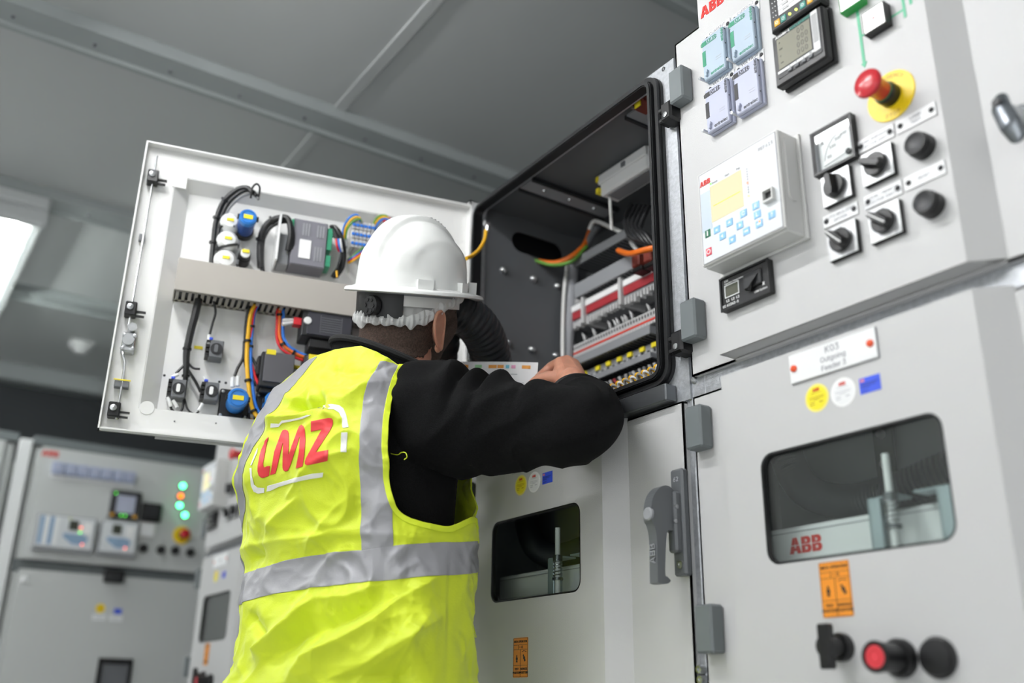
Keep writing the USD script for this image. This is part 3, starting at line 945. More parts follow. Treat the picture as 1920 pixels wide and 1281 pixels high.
# protection relay
def relay(loc, label, rz=0, wide=False):
    t = thing('protection_relay', label, 'protection relay', loc, rz, None)
    part(t, 'flange', bx(-.0855, .0815, -.005, 0, -.0835, .0835, .001), 'relay_case')
    part(t, 'case', cat(bx(-.0805, .0765, -.040, -.004, -.0795, .0800, .002), bx(-.081, .0775, -.0455, -.040, -.0775, .0775, .0015)), 'relay_case')
    part(t, 'side_grip', plate(rrect(-.0325, -.014, -.030, .072, .009), 0, .0025).apply_transform(trimesh.transformations.rotation_matrix(math.pi / 2, (0, 0, 1))).apply_translation((.0790, 0, 0)), 'relay_case', 'rounded grip in the side of the case')
    part(t, 'face', bx(-.0765, .0735, -.0462, -.0452, -.0745, .0735), 'relay_face')
    part(t, 'face_seam', plate(sbox(-.0775, -.0755, .0745, .0745).difference(sbox(-.0765, -.0745, .0735, .0735)), -.0463, -.0450), 'print_grey', sm=False)
    part(t, 'side_strip', bx(-.0755, -.0555, -.0466, -.0460, -.024, .041), 'relay_strip')
    part(t, 'display', bx(-.055, .008, -.0470, -.0460, -.0145, .045), 'lcd_lit', 'lit pale yellow display')
    part(t, 'display_line', cat(bx(-.050, .004, -.0473, -.0468, .010, .0112)), 'label_yellow', sm=False)
    part(t, 'list_card', bx(.027, .0690, -.0466, -.0460, -.004, .0455), 'white_print')
    part(t, 'list_print', cat([bx(.031, .031 + float(w), -.0469, -.0465, z, z + .0007) for z, w in zip(np.arange(.0005, .043, .0043), rng.uniform(.018, .032, 10))]), 'print_pale', sm=False)
    part(t, 'maker_sign', txt_poly_logo(.0085, -.0645, .057, -.0469), 'logo_red')
    part(t, 'model_print', txt('REF615', .0055, .056, .0605, -.0466), 'print_grey', sm=False)
    part(t, 'status_print', cat([txt(s, .003, u, .0495, -.0466) for s, u in (('Ready', -.045), ('Start', -.020), ('Trip', .002))]), 'print_grey', sm=False)
    for u, z, k in ((-.053, .0497, 'led_dim_green'), (.0185, .018, 'led_red'), (.0185, -.003, 'led_yellow'), (.0350, -.0510, 'led_orange')):
        part(t, 'led', cyl((u, -.0460, z), (u, -.0475, z), .0014, n=12), k)
    part(t, 'led_column', cat([cyl((.0185, -.0460, z), (.0185, -.0468, z), .0013, n=10) for z in np.arange(.003, .043, .0042)]), 'print_pale')
    keys = [(-.0465, -.030, '='), (-.0210, -.029, 'up'), (.0065, -.026, 'C'), (.0300, -.024, 'R'), (-.036, -.0445, 'left'), (-.002, -.0415, 'right'), (.0315, -.0385, 'L'), (-.018, -.0575, 'down'), (.0095, -.0555, 'enter'), (.0335, -.0540, 'key'), (.0570, -.0500, '?')]
    for u, z, s in keys:
        k = part(t, 'key', bx(u - .0062, u + .0062, -.0472, -.0460, z - .0055, z + .0055, .0004), 'key_blue')
        g = {'up': Polygon([(0, .003), (-.003, -.001), (.003, -.001)]), 'down': Polygon([(0, -.003), (-.003, .001), (.003, .001)]), 'left': Polygon([(-.003, 0), (.001, .003), (.001, -.003)]), 'right': Polygon([(.003, 0), (-.001, .003), (-.001, -.003)])}.get(s)
        mk = plate(affinity.translate(g, u, z), -.0475, -.0471) if g else (txt(s, .006, u, z, -.0475, True) if s in '?CRL=' else bx(u - .0035, u + .0035, -.0475, -.0471, z - .0012, z + .0012))
        part(k, 'key_mark', mk, 'white_print', sm=False)
    k = part(t, 'close_key', bx(-.0705, -.0595, -.0472, -.0460, -.0345, -.0225, .0004), 'key_green')
    part(k, 'key_mark', bx(-.0662, -.0640, -.0475, -.0471, -.0325, -.0245), 'white_print')
    k = part(t, 'open_key', bx(-.0705, -.0595, -.0472, -.0460, -.0645, -.0525, .0004), 'key_red')
    part(k, 'key_mark', plate(Point(-.065, -.0585).buffer(.004).difference(Point(-.065, -.0585).buffer(.0028)), -.0475, -.0471), 'white_print', sm=False)
    part(t, 'port', cat(plate(sbox(.0475, -.030, .0660, -.0115).difference(sbox(.0492, -.0275, .0643, -.0132)), -.0535, -.046)), 'relay_case')
    part(t, 'port_hole', bx(.0490, .0645, -.0470, -.0455, -.0278, -.013), 'black_plastic')
    return t


rl = relay((-.8520, 0, 1.6905), 'large grey protection relay with a lit display and blue keys, nearest the camera')

# voltage indicator below the relay
t = thing('voltage_indicator', 'black capacitive voltage indicator below the protection relay', 'indicator', (-.886, 0, 1.5755))
part(t, 'body', bx(-.0475, .0475, -.0105, 0, -.0265, .0265, .0015), 'black_plastic')
part(t, 'rim', plate(sbox(-.0475, -.0265, .0475, .0265).difference(sbox(-.0445, -.0235, .0445, .0235)), -.0125, -.010), 'black_plastic')
part(t, 'screen', bx(-.036, -.012, -.0115, -.0103, -.006, .011), 'lcd_dark')
part(t, 'screen_frame', plate(sbox(-.038, -.0075, -.010, .0125).difference(sbox(-.0368, -.0063, -.0112, .0113)), -.0118, -.0104), 'plate_white', sm=False)
letters(t, (txt('CVI', .003, -.038, .0195, -.0109, align='l'), txt('Capacitive Voltage Indicator', .0022, -.038, .0155, -.0109, align='l'), txt('L1', .0038, -.0335, -.0120, -.0109, True), txt('L2', .0038, -.0235, -.0120, -.0109, True), txt('L3', .0038, -.0140, -.0120, -.0109, True), txt('IEC 61243-5', .0038, -.030, -.0190, -.0109, True), txt('LRM System', .003, .030, -.0165, -.0109), txt('x', .006, .0355, -.008, -.0109, True),), 'white_print')
part(t, 'cover_flap', bx(.000, .034, -.0135, -.0104, -.008, .016, .0015), 'dark_plastic')
part(t, 'flap_tab', hull([(.004, -.0135, -.010), (.030, -.0135, .010), (.014, -.0135, -.014), (.022, -.020, -.004), (.010, -.018, -.011)]), 'black_plastic')

# swivel latch on the right flange
px_, _, pz_ = at(1888, 212, 'y', .0)
t = thing('swivel_latch', 'chrome swivel latch with a keyhole at the right edge', 'latch', (px_, .03, pz_))
part(t, 'rosette', lathe([(0, 0), (.020, 0), (.020, .004), (.016, .007), (0, .007)]), 'dark_steel')
part(t, 'stem', lathe([(0, .006), (.0125, .006), (.0115, .030), (.0095, .036), (0, .036)]), 'steel')
pts = []
for (u, z, r, y) in ((-.004, .018, .0095, -.030), (-.003, .006, .0115, -.034), (.002, -.016, .0125, -.032), (.005, -.030, .0105, -.028)):
    s = trimesh.creation.icosphere(2, 1.0)
    pts.append(s.vertices * [r, r * .62, r * 1.1] + [u, y, z])
lv = cat(*[hull(np.vstack([pts[i], pts[i + 1]])) for i in range(3)])
part(t, 'lever', lv, 'dark_chrome', sm=60)
part(t, 'keyhole', lathe([(0, .0), (.0055, 0), (.0055, .0085), (.0048, .0100), (0, .0100)], (-.004, -.0335, .012), 16), 'dark_plastic')

# ================================================================== the lower K03 door
t = thing('nameplate', 'white K03 Outgoing Feeder 3 nameplate with two orange rivets', 'sign', (-.7555, 0, 1.4305))
part(t, 'plate', bx(-.0685, .0685, -.004, -.001, -.0200, .0200, .0006), 'plate_white')
part(t, 'core', bx(-.0690, .0690, -.0012, 0, -.0205, .0205), 'print_grey')
for s, h, z in (('K03', .0088, .0115), ('Outgoing', .0068, -.0010), ('Feeder 3', .0068, -.0125)):
    part(t, 'lettering', txt(s, h, .003, z, -.0044), 'print_grey', sm=False)
for u, z in ((-.0605, -.0035), (.0605, .0035)):
    part(t, 'rivet', lathe([(0, .004), (.0048, .004), (.0046, .0062), (.003, .0075), (0, .008)], (u, 0, z * 0), 18), 'rivet_orange')


def round_sticker(cx, cz, r, base, ring, label, ink):
    t = thing('sticker', label, 'sticker', (cx, 0, cz))
    part(t, 'border', plate(Point(0, 0).buffer(r), -.0004, 0), ring, sm=False)
    part(t, 'field', plate(Point(0, 0).buffer(r * .84), -.0007, -.0003), base, sm=False)
    part(t, 'maker_sign', txt_poly_logo(r * .22, 0, r * .58, -.0011, .0005), 'print_red', sm=False)
    ln = [bx(-r * w, r * w, -.0010, -.0006, z * r, z * r + .0005) for w, z in ((.45, .34), (.62, .08), (.60, -.04), (.25, -.14))]
    ln += [bx(-r * .6, -r * .2, -.0010, -.0006, z * r, z * r + .0008) for z in (-.30, -.46)] + [bx(r * .2, r * .5, -.0010, -.0006, -.36 * r, -.36 * r + .0012)]
    part(t, 'small_print', cat(ln), ink, sm=False)
    return t


def blue_sticker(cx, cz, label):
    t = thing('sticker', label, 'sticker', (cx, 0, cz))
    part(t, 'field', bx(-.0152, .0152, -.0005, 0, -.0102, .0102), 'sticker_blue', sm=False)
    part(t, 'maker_sign', bx(-.0135, -.0075, -.0009, -.0004, .0050, .0085), 'print_pink', sm=False)
    part(t, 'small_print', cat([bx(-.0125, -.0125 + w, -.0009, -.0004, z, z + .0008) for w, z in ((.024, .0020), (.020, -.0005), (.012, -.003), (.010, -.0075))]), 'sticker_blue_print', sm=False)
    return t


def orange_label(cx, cz, label):
    t = thing('operation_label', label, 'label', (cx, 0, cz))
    part(t, 'field', plate(rrect(-.0225, .0225, -.0330, .0330, .002), -.0005, 0), 'sticker_orange', sm=False)
    ln = [sbox(-.0215, .0205, .0215, .0210), sbox(-.0215, .0130, .0215, .0135), sbox(-.0215, -.0135, .0215, -.0130), sbox(-.0003, -.0320, .0003, .0130), sbox(-.006, .0130, -.0055, .0208)]
    ln.append(sbox(-.0217, -.0322, .0217, .0322).difference(sbox(-.0213, -.0318, .0213, .0318)))
    def key(ux, uz, a):
        g = unary_union([sbox(-.0012, -.006, .0012, .006), Point(0, 0).buffer(.0026), sbox(-.0019, -.006, .0019, -.003)])
        return affinity.translate(affinity.rotate(g, a, origin=(0, 0)), ux, uz)
    ln += [key(-.011, -.002, 0), key(.0115, -.001, 28), LineString([(.005, .009), (.010, .0108), (.0175, .0095)]).buffer(.0004), Point(.0050, .0172).buffer(.0022).difference(Point(.0050, .0172).buffer(.0015)), sbox(-.0035, .0167, 0, .0175)]
    part(t, 'drawing', plate(unary_union(ln), -.0009, -.0004), 'print_black', sm=False)
    letters(t, (txt('MECH. OPERATION', .0034, 0, .0265, -.0009, True, squeeze=.9), txt('TEST', .0034, -.011, -.0190, -.0009, True), txt('POSITION', .0034, -.011, -.0250, -.0009, True), txt('SERVICE', .0034, .011, -.0190, -.0009, True), txt('POSITION', .0034, .011, -.0250, -.0009, True),), 'print_black')
    return t


round_sticker(-.7865, 1.3830, .0190, 'sticker_yellow', 'sticker_yellow_pale', 'round yellow sticker below the K03 nameplate', 'print_amber')
round_sticker(-.7455, 1.3805, .0190, 'plate_white', 'white_print', 'round white sticker between the yellow and blue ones below the K03 nameplate', 'print_pale')
blue_sticker(-.7050, 1.3805, 'blue rectangular sticker above the K03 window, right of the round ones')
orange_label(-.7865, 1.1400, 'orange test and service position label below the window of the K03 door')
dx = LK2 - LK3
round_sticker(-1.4700, 1.3840, .0190, 'sticker_yellow', 'sticker_yellow_pale', 'round yellow sticker just under the worker\'s elbow', 'print_amber')
round_sticker(-1.4270, 1.3825, .0190, 'plate_white', 'white_print', 'round white sticker just under the worker\'s elbow, between yellow and blue', 'print_pale')
blue_sticker(-1.3860, 1.3835, 'blue rectangular sticker on the door under the worker\'s elbow')
orange_label(-1.4640, 1.0800, 'orange position label beside the worker\'s hip, half in his shadow')
t = thing('nameplate', 'white nameplate mostly hidden behind the worker\'s sleeve', 'sign', (-1.4305, 0, 1.4305))
part(t, 'plate', bx(-.0685, .0685, -.004, -.001, -.0200, .0200, .0006), 'plate_white')
part(t, 'core', bx(-.0690, .0690, -.0012, 0, -.0205, .0205), 'print_grey')
for u in (-.0605, .0605):
    part(t, 'rivet', lathe([(0, .004), (.0048, .004), (.0046, .0062), (.003, .0075), (0, .008)], (u, 0, 0), 18), 'rivet_orange')

# rotary lock, stop button, blanking cap
t = thing('rotary_lock', 'black rotary lock with an upright grip below the orange label', 'lock', (-.7845, 0, 1.0720))
part(t, 'base', lathe([(0, 0), (.0165, 0), (.0165, .008), (.0145, .0105), (0, .0105)]), 'black_plastic')
part(t, 'hub', lathe([(0, .010), (.0115, .010), (.0115, .026), (0, .026)]), 'black_plastic')
part(t, 'grip', cat(bx(-.0085, .0085, -.036, -.024, -.0255, .0255, .002), lathe([(0, .024), (.0125, .024), (.0125, .034), (0, .036)])), 'black_plastic')
t = thing('stop_button', 'black recessed push button with a red cap at the lower right', 'push button', (-.7070, 0, 1.0575))
part(t, 'base', lathe([(0, 0), (.0215, 0), (.0215, .007), (.0185, .0115), (0, .0115)], n=36), 'black_plastic')
part(t, 'barrel', lathe([(0, .010), (.0160, .010), (.0160, .036), (.0175, .046), (.0165, .048), (.0135, .048), (.0130, .044), (0, .044)], n=36), 'black_plastic')
part(t, 'cap', lathe([(0, .0470), (.0122, .0470), (.0122, .044), (0, .044)], n=30), 'stop_red')
part(t, 'cap_ring', plate(Point(0, 0).buffer(.0075).difference(Point(0, 0).buffer(.0062)), -.0474, -.0469), 'estop_red', sm=False)
t = thing('blanking_plug', 'plain round black cap right of the red capped button', 'cap', (-.6600, 0, 1.0570))
part(t, 'cap', lathe([(0, 0), (.0205, 0), (.0205, .007), (.0185, .010), (.010, .0112), (0, .0115)], n=36), 'black_plastic')
part(t, 'rim', lathe([(.0205, .0), (.0222, 0), (.0222, .003), (.0205, .004), (.0205, 0)], n=36), 'rubber')

# lever handle on the K02 lower door
t = thing('lever_handle', 'grey lever handle with raised lettering on the lower door below the sill', 'handle', (-1.092, .03, 1.262))
part(t, 'back_plate', bx(.004, .031, -.014, 0, -.078, .082, .003), 'handle_grey')
part(t, 'bracket', bx(.007, .026, -.026, -.012, -.045, .046, .003), 'handle_grey')
side = Polygon([(-.014, .040), (-.030, .052), (-.047, .050), (-.062, .036), (-.069, .016), (-.069, -.002), (-.064, -.010), (-.060, -.030), (-.061, -.085), (-.059, -.092), (-.043, -.092), (-.036, -.087), (-.042, -.082), (-.046, -.076), (-.040, -.020), (-.033, -.014), (-.022, -.014), (-.014, -.018)])
side = Polygon(smooth_path(np.array(side.exterior.coords), 4)).buffer(0).buffer(.002).buffer(-.002)
m = trimesh.creation.extrude_polygon(side, .017, engine='earcut')
v = m.vertices
m.vertices = np.stack([.004 + v[:, 2] + 0 * v[:, 0], v[:, 0], v[:, 1]], 1)
part(t, 'lever', m, 'handle_grey', sm=40)
part(t, 'key_plug', lathe([(0, 0), (.0098, 0), (.0098, .004), (.008, .0055), (0, .0055)], (.0145, -.0665, .007), 20), 'mid_plastic')
part(t, 'lettering', txt('ABB', .011, .0125, -.050, -.0626, rot=90, depth=.0016), 'mid_plastic', 'raised lettering along the lever', sm=False)  # lighter tone stands in for the shading of the embossed letters
for (y, z) in ((-.022, .022), (-.026, .000)):
    part(t, 'rivet', cyl((.0245, y, z), (.0268, y, z), .0035, n=12), 'steel')
part(t, 'screw', lathe([(0, .014), (.006, .014), (.006, .0165), (.003, .0168), (.003, .0155), (0, .0155)], (.0205, 0, -.062), 14), 'steel')
part(t, 'marking', txt('62', .007, .0175, .066, -.0146), 'print_pale', sm=False)

# black catches on the zinc post of the open compartment
for i, (px, py, lab) in enumerate(((1252, 212, 'upper black plastic catch on the zinc post of the open compartment'), (1272, 644, 'lower black plastic catch on the zinc post of the open compartment'))):
    p = at(px, py, 'y', .015)
    t = thing('door_catch', lab, 'catch', (p[0], .040, p[2]), 0, 'door catches on the zinc post')
    part(t, 'block', bx(-.010, .016, -.034, 0, -.019, .019, .004), 'black_plastic')
    part(t, 'jaw', bx(-.020, -.009, -.030, -.006, -.015, -.006, .002), 'black_plastic')
    part(t, 'jaw', bx(-.020, -.009, -.030, -.006, .006, .015, .002), 'black_plastic')
    part(t, 'screw', lathe([(0, .034), (.005, .034), (.005, .0355), (0, .036)], (.003, 0, -.008), 12), 'steel')

mat('module_grey', '#7d7c85', .45)
mat('smoke_plastic', '#5b5a5f', .22)
mat('front_print', '#3a3a42', .35)
M['plate_paint'] = M['door_paint_lit']
# ================================================================== the open upper door of K02, seen from its inner side
D0 = np.array([-1.835, -.681, 1.461])      # lower free corner
DRZ = 77.3
DN = np.array([math.sin(math.radians(DRZ)), -math.cos(math.radians(DRZ)), 0])
DE = np.array([math.cos(math.radians(DRZ)), math.sin(math.radians(DRZ)), 0])


def dl(px, py, dep=0.0):
    """Pixel of the photograph -> (u along the door, z up) on the plane dep behind the door's inner rim."""
    d = ray(px, py)
    t = ((D0 - DN * dep - CAM) @ DN) / (d @ DN)
    q = CAM + d * t - D0
    return np.array([q @ DE, q[2]])


def dw(u, dep, z):
    return D0 + DE * u - DN * dep + np.array([0, 0, z])


DW, DH = .698, .603
od = thing('open_door', 'open upper compartment door seen from inside, full of wired devices', 'door', D0, DRZ)
lip = [bx(0, .003, 0, .024, 0, DH), bx(DW - .003, DW, 0, .024, 0, DH), bx(0, DW, 0, .024, DH - .003, DH), bx(0, DW, .002, .024, 0, .003)]
part(od, 'rim', cat(lip), 'door_paint_lit')
fl = sbox(0, 0, DW, DH).difference(sbox(.063, .050, .640, .547))
part(od, 'flange', plate(fl, .020, .023), 'door_paint_lit')
BP = .052
q0 = np.array([(.063, .050), (.640, .050), (.640, .547), (.063, .547)])
q1 = np.array([(.095, .052), (.615, .052), (.615, .527), (.095, .527)])
sl = []
for i in range(4):
    a, b, c, d = q0[i], q0[(i + 1) % 4], q1[(i + 1) % 4], q1[i]
    v = np.array([(a[0], .0215, a[1]), (b[0], .0215, b[1]), (c[0], BP, c[1]), (d[0], BP, d[1])])
    sl.append(thicken(v, np.array([[0, 1, 2], [0, 2, 3]]), -.003))
part(od, 'sloping_side', cat(sl), 'door_paint_lit', sm=False)
part(od, 'outer_face', bx(.09, .62, BP + .004, BP + .007, .05, .53), 'panel_paint')
part(od, 'bottom_step', bx(.10, .64, .026, BP + .007, .004, .012), 'panel_paint')
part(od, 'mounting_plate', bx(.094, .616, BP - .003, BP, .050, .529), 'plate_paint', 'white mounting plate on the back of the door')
part(od, 'corner_tab', bx(.060, .088, .0188, .0205, .520, .552, .0005), 'door_paint_lit')
part(od, 'corner_tab', plate(Point(.078, .052).buffer(.013), .0188, .0205), 'door_paint_lit')
for (px, py) in ((373, 338), (527, 372), (643, 392), (762, 412)):
    u, z = dl(px, py, .036)
    part(od, 'slot', bx(u - .020, u + .020, .028, .034, z - .009, z + .009), 'term_dark')
for (u, z) in ((.205, .037), (.13, .032), (.33, .036), (.47, .035)):
    part(od, 'weld_dot', cyl((u, .020, z), (u, .0192, z), .0016, n=8), 'grey_plastic')
# lettered pocket sheet on the sloping side
part(od, 'printed_tag', bx(.070, .073, .030, .045, .43, .50), 'print_pale')
# latch rod with its guides
part(od, 'latch_rod', cat(cyl((.0235, .006, .575), (.0235, .006, .205), .0022, n=8), tube([(.0215, .004, .150), (.0235, .003, .140), (.0285, .006, .120), (.0285, .006, .02)], .0024, 8, 3)), 'steel', 'thin steel latch rod')
for z in (.525, .237, .037):
    g_ = part(od, 'rod_guide', cat(bx(.012, .033, -.004, .020, z - .014, z + .014, .002), bx(.033, .050, .002, .010, z - .004, z - .0015), bx(.033, .048, .002, .010, z - .013, z - .0105)), 'black_plastic')
    part(g_, 'bolt', lathe([(0, .004), (.0065, .004), (.006, .007), (0, .0085)], (.021, 0, z + .002), 14), 'steel')
lk = part(od, 'lock_gear', cat(bx(.016, .040, .001, .020, .150, .190, .002), cyl((.031, -.006, .199), (.031, .020, .199), .0085, n=16), cyl((.027, -.008, .172), (.027, .020, .172), .0105, n=16), bx(.020, .040, -.003, .006, .152, .160, .001)), 'steel', 'bright steel lock gear')
for (u, z) in ((.019, .183), (.037, .183), (.019, .156), (.037, .157)):
    part(lk, 'screw', lathe([(0, 0), (.004, 0), (.0035, .004), (0, .0045)], (u, 0, z), 10), 'steel')
part(od, 'rod_clip', cat(bx(.015, .041, .004, .020, .082, .094, .001)), 'grey_plastic')
part(od, 'rod_clip', bx(.013, .043, .002, .005, .0945, .0965), 'label_yellow')
part(od, 'rod_clip', cat(bx(.015, .026, .010, .020, .385, .400, .001)), 'grey_plastic')
# hinge side details beside the helmet
part(od, 'hinge_plate', bx(.655, .690, .012, .020, .36, .475, .001), 'duct_grey')
part(od, 'hinge_gap', bx(.658, .688, .008, .013, .424, .452, .001), 'term_dark')
part(od, 'hinge_screw', lathe([(0, -.012), (.006, -.012), (.005, -.007), (0, -.006)], (.676, 0, .405), 14), 'steel')
part(od, 'hinge_screw', bx(.672, .679, .006, .0125, .468, .487, .001), 'steel')


def dthing(name, label, category, px, py, dep=BP - .003, group=None):
    """A thing fixed to the mounting plate, its origin at the given pixel on the plate."""
    u, z = dl(px, py, dep)
    return thing(name, label, category, dw(u, dep, z), DRZ, group)


# wiring duct across the door
t = thing('wiring_duct', 'long grey slotted wiring duct across the middle of the open door', 'cable duct', dw(.094, BP - .003, .283), DRZ)
L_ = .505
part(t, 'lid', bx(0, L_, -.066, -.061, 0, .068, .001), 'duct_grey', 'plain duct lid')
part(t, 'back', bx(0, L_, -.002, 0, .0, .066), 'duct_grey')
k = 0
u = .004
while u < L_ - .006:
    part(t, 'finger', bx(u, u + .0062, -.061, -.002, .001, .0028), 'duct_grey')
    u += .0118
part(t, 'bottom_rail', cat(bx(0, L_, -.010, -.002, .001, .0028), bx(0, L_, -.061, -.056, .001, .0028)), 'duct_grey')
part(t, 'top_wall', bx(0, L_, -.061, -.002, .063, .066), 'duct_grey')
part(t, 'end_wall', cat(bx(0, .002, -.061, -.002, .001, .066)), 'duct_grey')
part(t, 'cable_fill', bx(.010, L_ - .01, -.055, -.004, .006, .058), 'term_dark', 'dark mass of wires inside the duct')


def can(px, py, length, r, label, cap='blue_plastic', body='blue_dark', tag_=True, sq=False):
    t = dthing('panel_lamp', label, 'device', px, py)
    if sq:
        part(t, 'base', bx(-.031, .026, -.012, 0, -.030, .030, .002), 'black_plastic')
        for (u, z) in ((-.026, .024), (-.026, -.024), (.021, -.024)):
            part(t, 'screw', lathe([(0, .012), (.0035, .012), (.003, .014), (0, .0145)], (u, 0, z), 10), 'steel')
    else:
        part(t, 'base', lathe([(0, 0), (r * 1.15, 0), (r * 1.15, .016), (r * .95, .018), (0, .018)]), 'black_plastic')
    part(t, 'body', lathe([(0, .010), (r, .010), (r * 1.02, length - .012), (0, length - .012)], n=26), body)
    part(t, 'cap', lathe([(0, length - .012), (r * 1.10, length - .012), (r * 1.10, length - .003), (r * 1.02, length), (0, length)], n=26), cap)
    part(t, 'cap_ring', lathe([(r * .80, length - .001), (r * .86, length - .001), (r * .86, length + .0016), (r * .80, length + .0016), (r * .80, length - .001)], n=26), cap)
    if tag_:
        part(t, 'tag', bx(-r * .55, r * .55, -length - .0012, -length + .0002, -.0045, .0045), 'label_yellow')
    for sx in (-1, 1):
        part(t, 'lug', bx(sx * r * 1.02 - .004, sx * r * 1.02 + .004, -length + .001, -length + .010, -.004, .004), 'black_plastic')
    return t


can(457, 437, .078, .0165, 'blue cylindrical device with a yellow tag near the top of the open door')
can(440, 762, .062, .0185, 'blue cylindrical device, left of the lower pair on the open door', body='blue_plastic', sq=True)
can(507, 768, .062, .0185, 'blue cylindrical device, right of the lower pair on the open door', body='blue_plastic', sq=True)
t = dthing('panel_lamp', 'black cylindrical device with a yellow and white cap above the grey duct', 'device', 455, 492)
part(t, 'body', lathe([(0, 0), (.013, 0), (.013, .030), (.0115, .032), (.0115, .044), (0, .044)]), 'black_plastic')
part(t, 'cap', lathe([(0, .044), (.0095, .044), (.0095, .049), (0, .050)]), 'white_plastic')
part(t, 'tag', bx(-.007, .007, -.052, -.049, .000, .0065), 'label_yellow')
for i, (px, py, r) in enumerate(((428, 428, .020), (424, 462, .021), (420, 498, .022))):
    t = dthing('meter_housing', ('top', 'middle', 'bottom')[i] + ' one of the three white round housings above the grey duct', 'device', px, py, group='white round housings on the open door')
    part(t, 'body', lathe([(0, 0), (r * 1.15, 0), (r * 1.1, .020), (r, .030), (r * .7, .038), (0, .040)]), 'white_plastic')
    part(t, 'tag', bx(-.007, .007, -.041, -.037, -.002, .004), 'label_yellow')
    part(t, 'terminal', cat(bx(r * .5, r * 1.2, -.030, -.012, -.006, .006, .001)), 'grey_plastic')


# relay back: the boxy module with green connectors
t = dthing('controller_module', 'grey boxy controller with a white label and green connectors above the duct', 'controller', 545, 505)
w0, w1, h0, h1 = -.010, .062, -.010, .095
part(t, 'case', bx(w0, w1, -.052, 0, h0, h1, .002), 'module_grey')
part(t, 'label', plate(rrect(.006, .030, .006, .048, .002), -.0535, -.0515), 'white_print')
part(t, 'vent', cat([bx(u, u + .003, -.0530, -.0515, z0, z1) for u in (.010, .016, .022, .040, .046, .052) for z0, z1 in ((.058, .086),)] + [bx(u, u + .003, -.0530, -.0515, .004, .036) for u in (.038, .044, .050)]), 'mid_plastic', sm=False)
for z in (.012, .050, .075):
    part(t, 'connector', bx(w1, w1 + .012, -.048, -.010, z - .014, z + .012, .001), 'pcb_green')
part(t, 'side_plate', bx(-.040, -.036, -.066, 0, -.012, .092, .001), 'white_plastic')
part(t, 'heat_sink', bx(-.034, -.011, -.040, 0, -.010, .060, .002), 'mid_plastic')
part(t, 'connector', bx(-.014, -.009, -.056, -.030, .060, .090, .001), 'pcb_green')


def wire(name, pts, r, m, label, category='cable', group=None, n=8, extra=(), straps=()):
    """A loom on the door: pts are (pixel x, pixel y, depth in front of the mounting plate)."""
    P = []
    for (px, py, out) in pts:
        dep = BP - .003 - out
        u, z = dl(px, py, dep)
        P.append((u, dep, z))
    P = np.array(P)
    o = P[0].copy()
    t = thing(name, label, category, D0 + DE * o[0] - DN * o[1] + np.array([0, 0, o[2]]), DRZ, group)
    P = P - o
    part(t, 'strand', tube(P, r, n), m)
    for (du, dd, dz, rr, mm) in extra:
        part(t, 'strand', tube(P + [du, dd, dz], rr, n), mm)
    S = smooth_path(P, 6)
    for f in straps:
        i = int(f * (len(S) - 2))
        d = S[i + 1] - S[i]
        d /= np.linalg.norm(d)
        part(t, 'cable_tie', cyl(S[i] - d * .0022, S[i] + d * .0022, (r if np.ndim(r) == 0 else r[int(f * (len(r) - 1))]) * 1.25 + (.002 if extra else 0), n=12), 'black_plastic')
    return t


wire('cable_loom', [(396, 497, .020), (400, 455, .022), (405, 415, .026), (418, 380, .034), (442, 357, .045), (462, 352, .055), (474, 362, .064)], .0052, 'wire_black', 'black cable loom arching over the white round housings', extra=[(.008, 0, -.004, .0042, 'wire_black'), (.013, .003, -.010, .0034, 'wire_grey')], straps=(.18, .38, .55))
wire('cable', [(470, 372, .075), (473, 353, .085), (481, 345, .085), (487, 352, .080), (485, 370, .075)], .0022, 'wire_black', 'small black wire loop on top of the upper blue device')
wire('cable', [(398, 432, .020), (418, 424, .030), (440, 424, .036)], .0030, 'wire_black', 'short black cable branching to the top white housing')
wire('cable', [(400, 470, .020), (420, 462, .034), (446, 458, .040)], .0030, 'wire_black', 'short black cable branching to the middle white housing')
wire('cable_loom', [(488, 502, .020), (487, 470, .022), (490, 440, .026), (503, 418, .034), (525, 408, .045), (541, 412, .055), (545, 440, .055), (540, 470, .048)], .0062, 'wire_black', 'thick black loom bending over to the grey controller', extra=[(.006, .002, -.008, .0040, 'wire_black')], straps=(.25, .5))
for k in range(6):
    j = rng.uniform(-1, 1, 6)
    wire('cable', [(622 + 4 * j[0], 425 + 3 * k, .035), (632 + 4 * j[1], 428 + 4 * k, .050), (643 + 3 * j[2], 455 + 3 * k, .050), (640 + 4 * j[3], 490 + 2 * k, .038), (628 + 5 * j[4], 520, .020)], .0045, 'wire_black', ('outermost', 'second', 'third', 'fourth', 'fifth', 'innermost')[k] + ' of the bunched black cables right of the grey controller', group='black cables right of the controller')
for (m_, k, n_) in (('wire_red', 0, 'red'), ('wire_blue', 1, 'blue'), ('wire_white', 2, 'white')):
    wire('cable', [(630 + 4 * k, 448, .062), (632 + 4 * k, 462, .062), (636 + 3 * k, 472, .055)], .0022, m_, f'short {n_} wire among the black cables right of the controller')
wire('cable', [(631, 508, .060), (632, 520, .060)], .0022, 'wire_yellow', 'short yellow wire just above the duct')

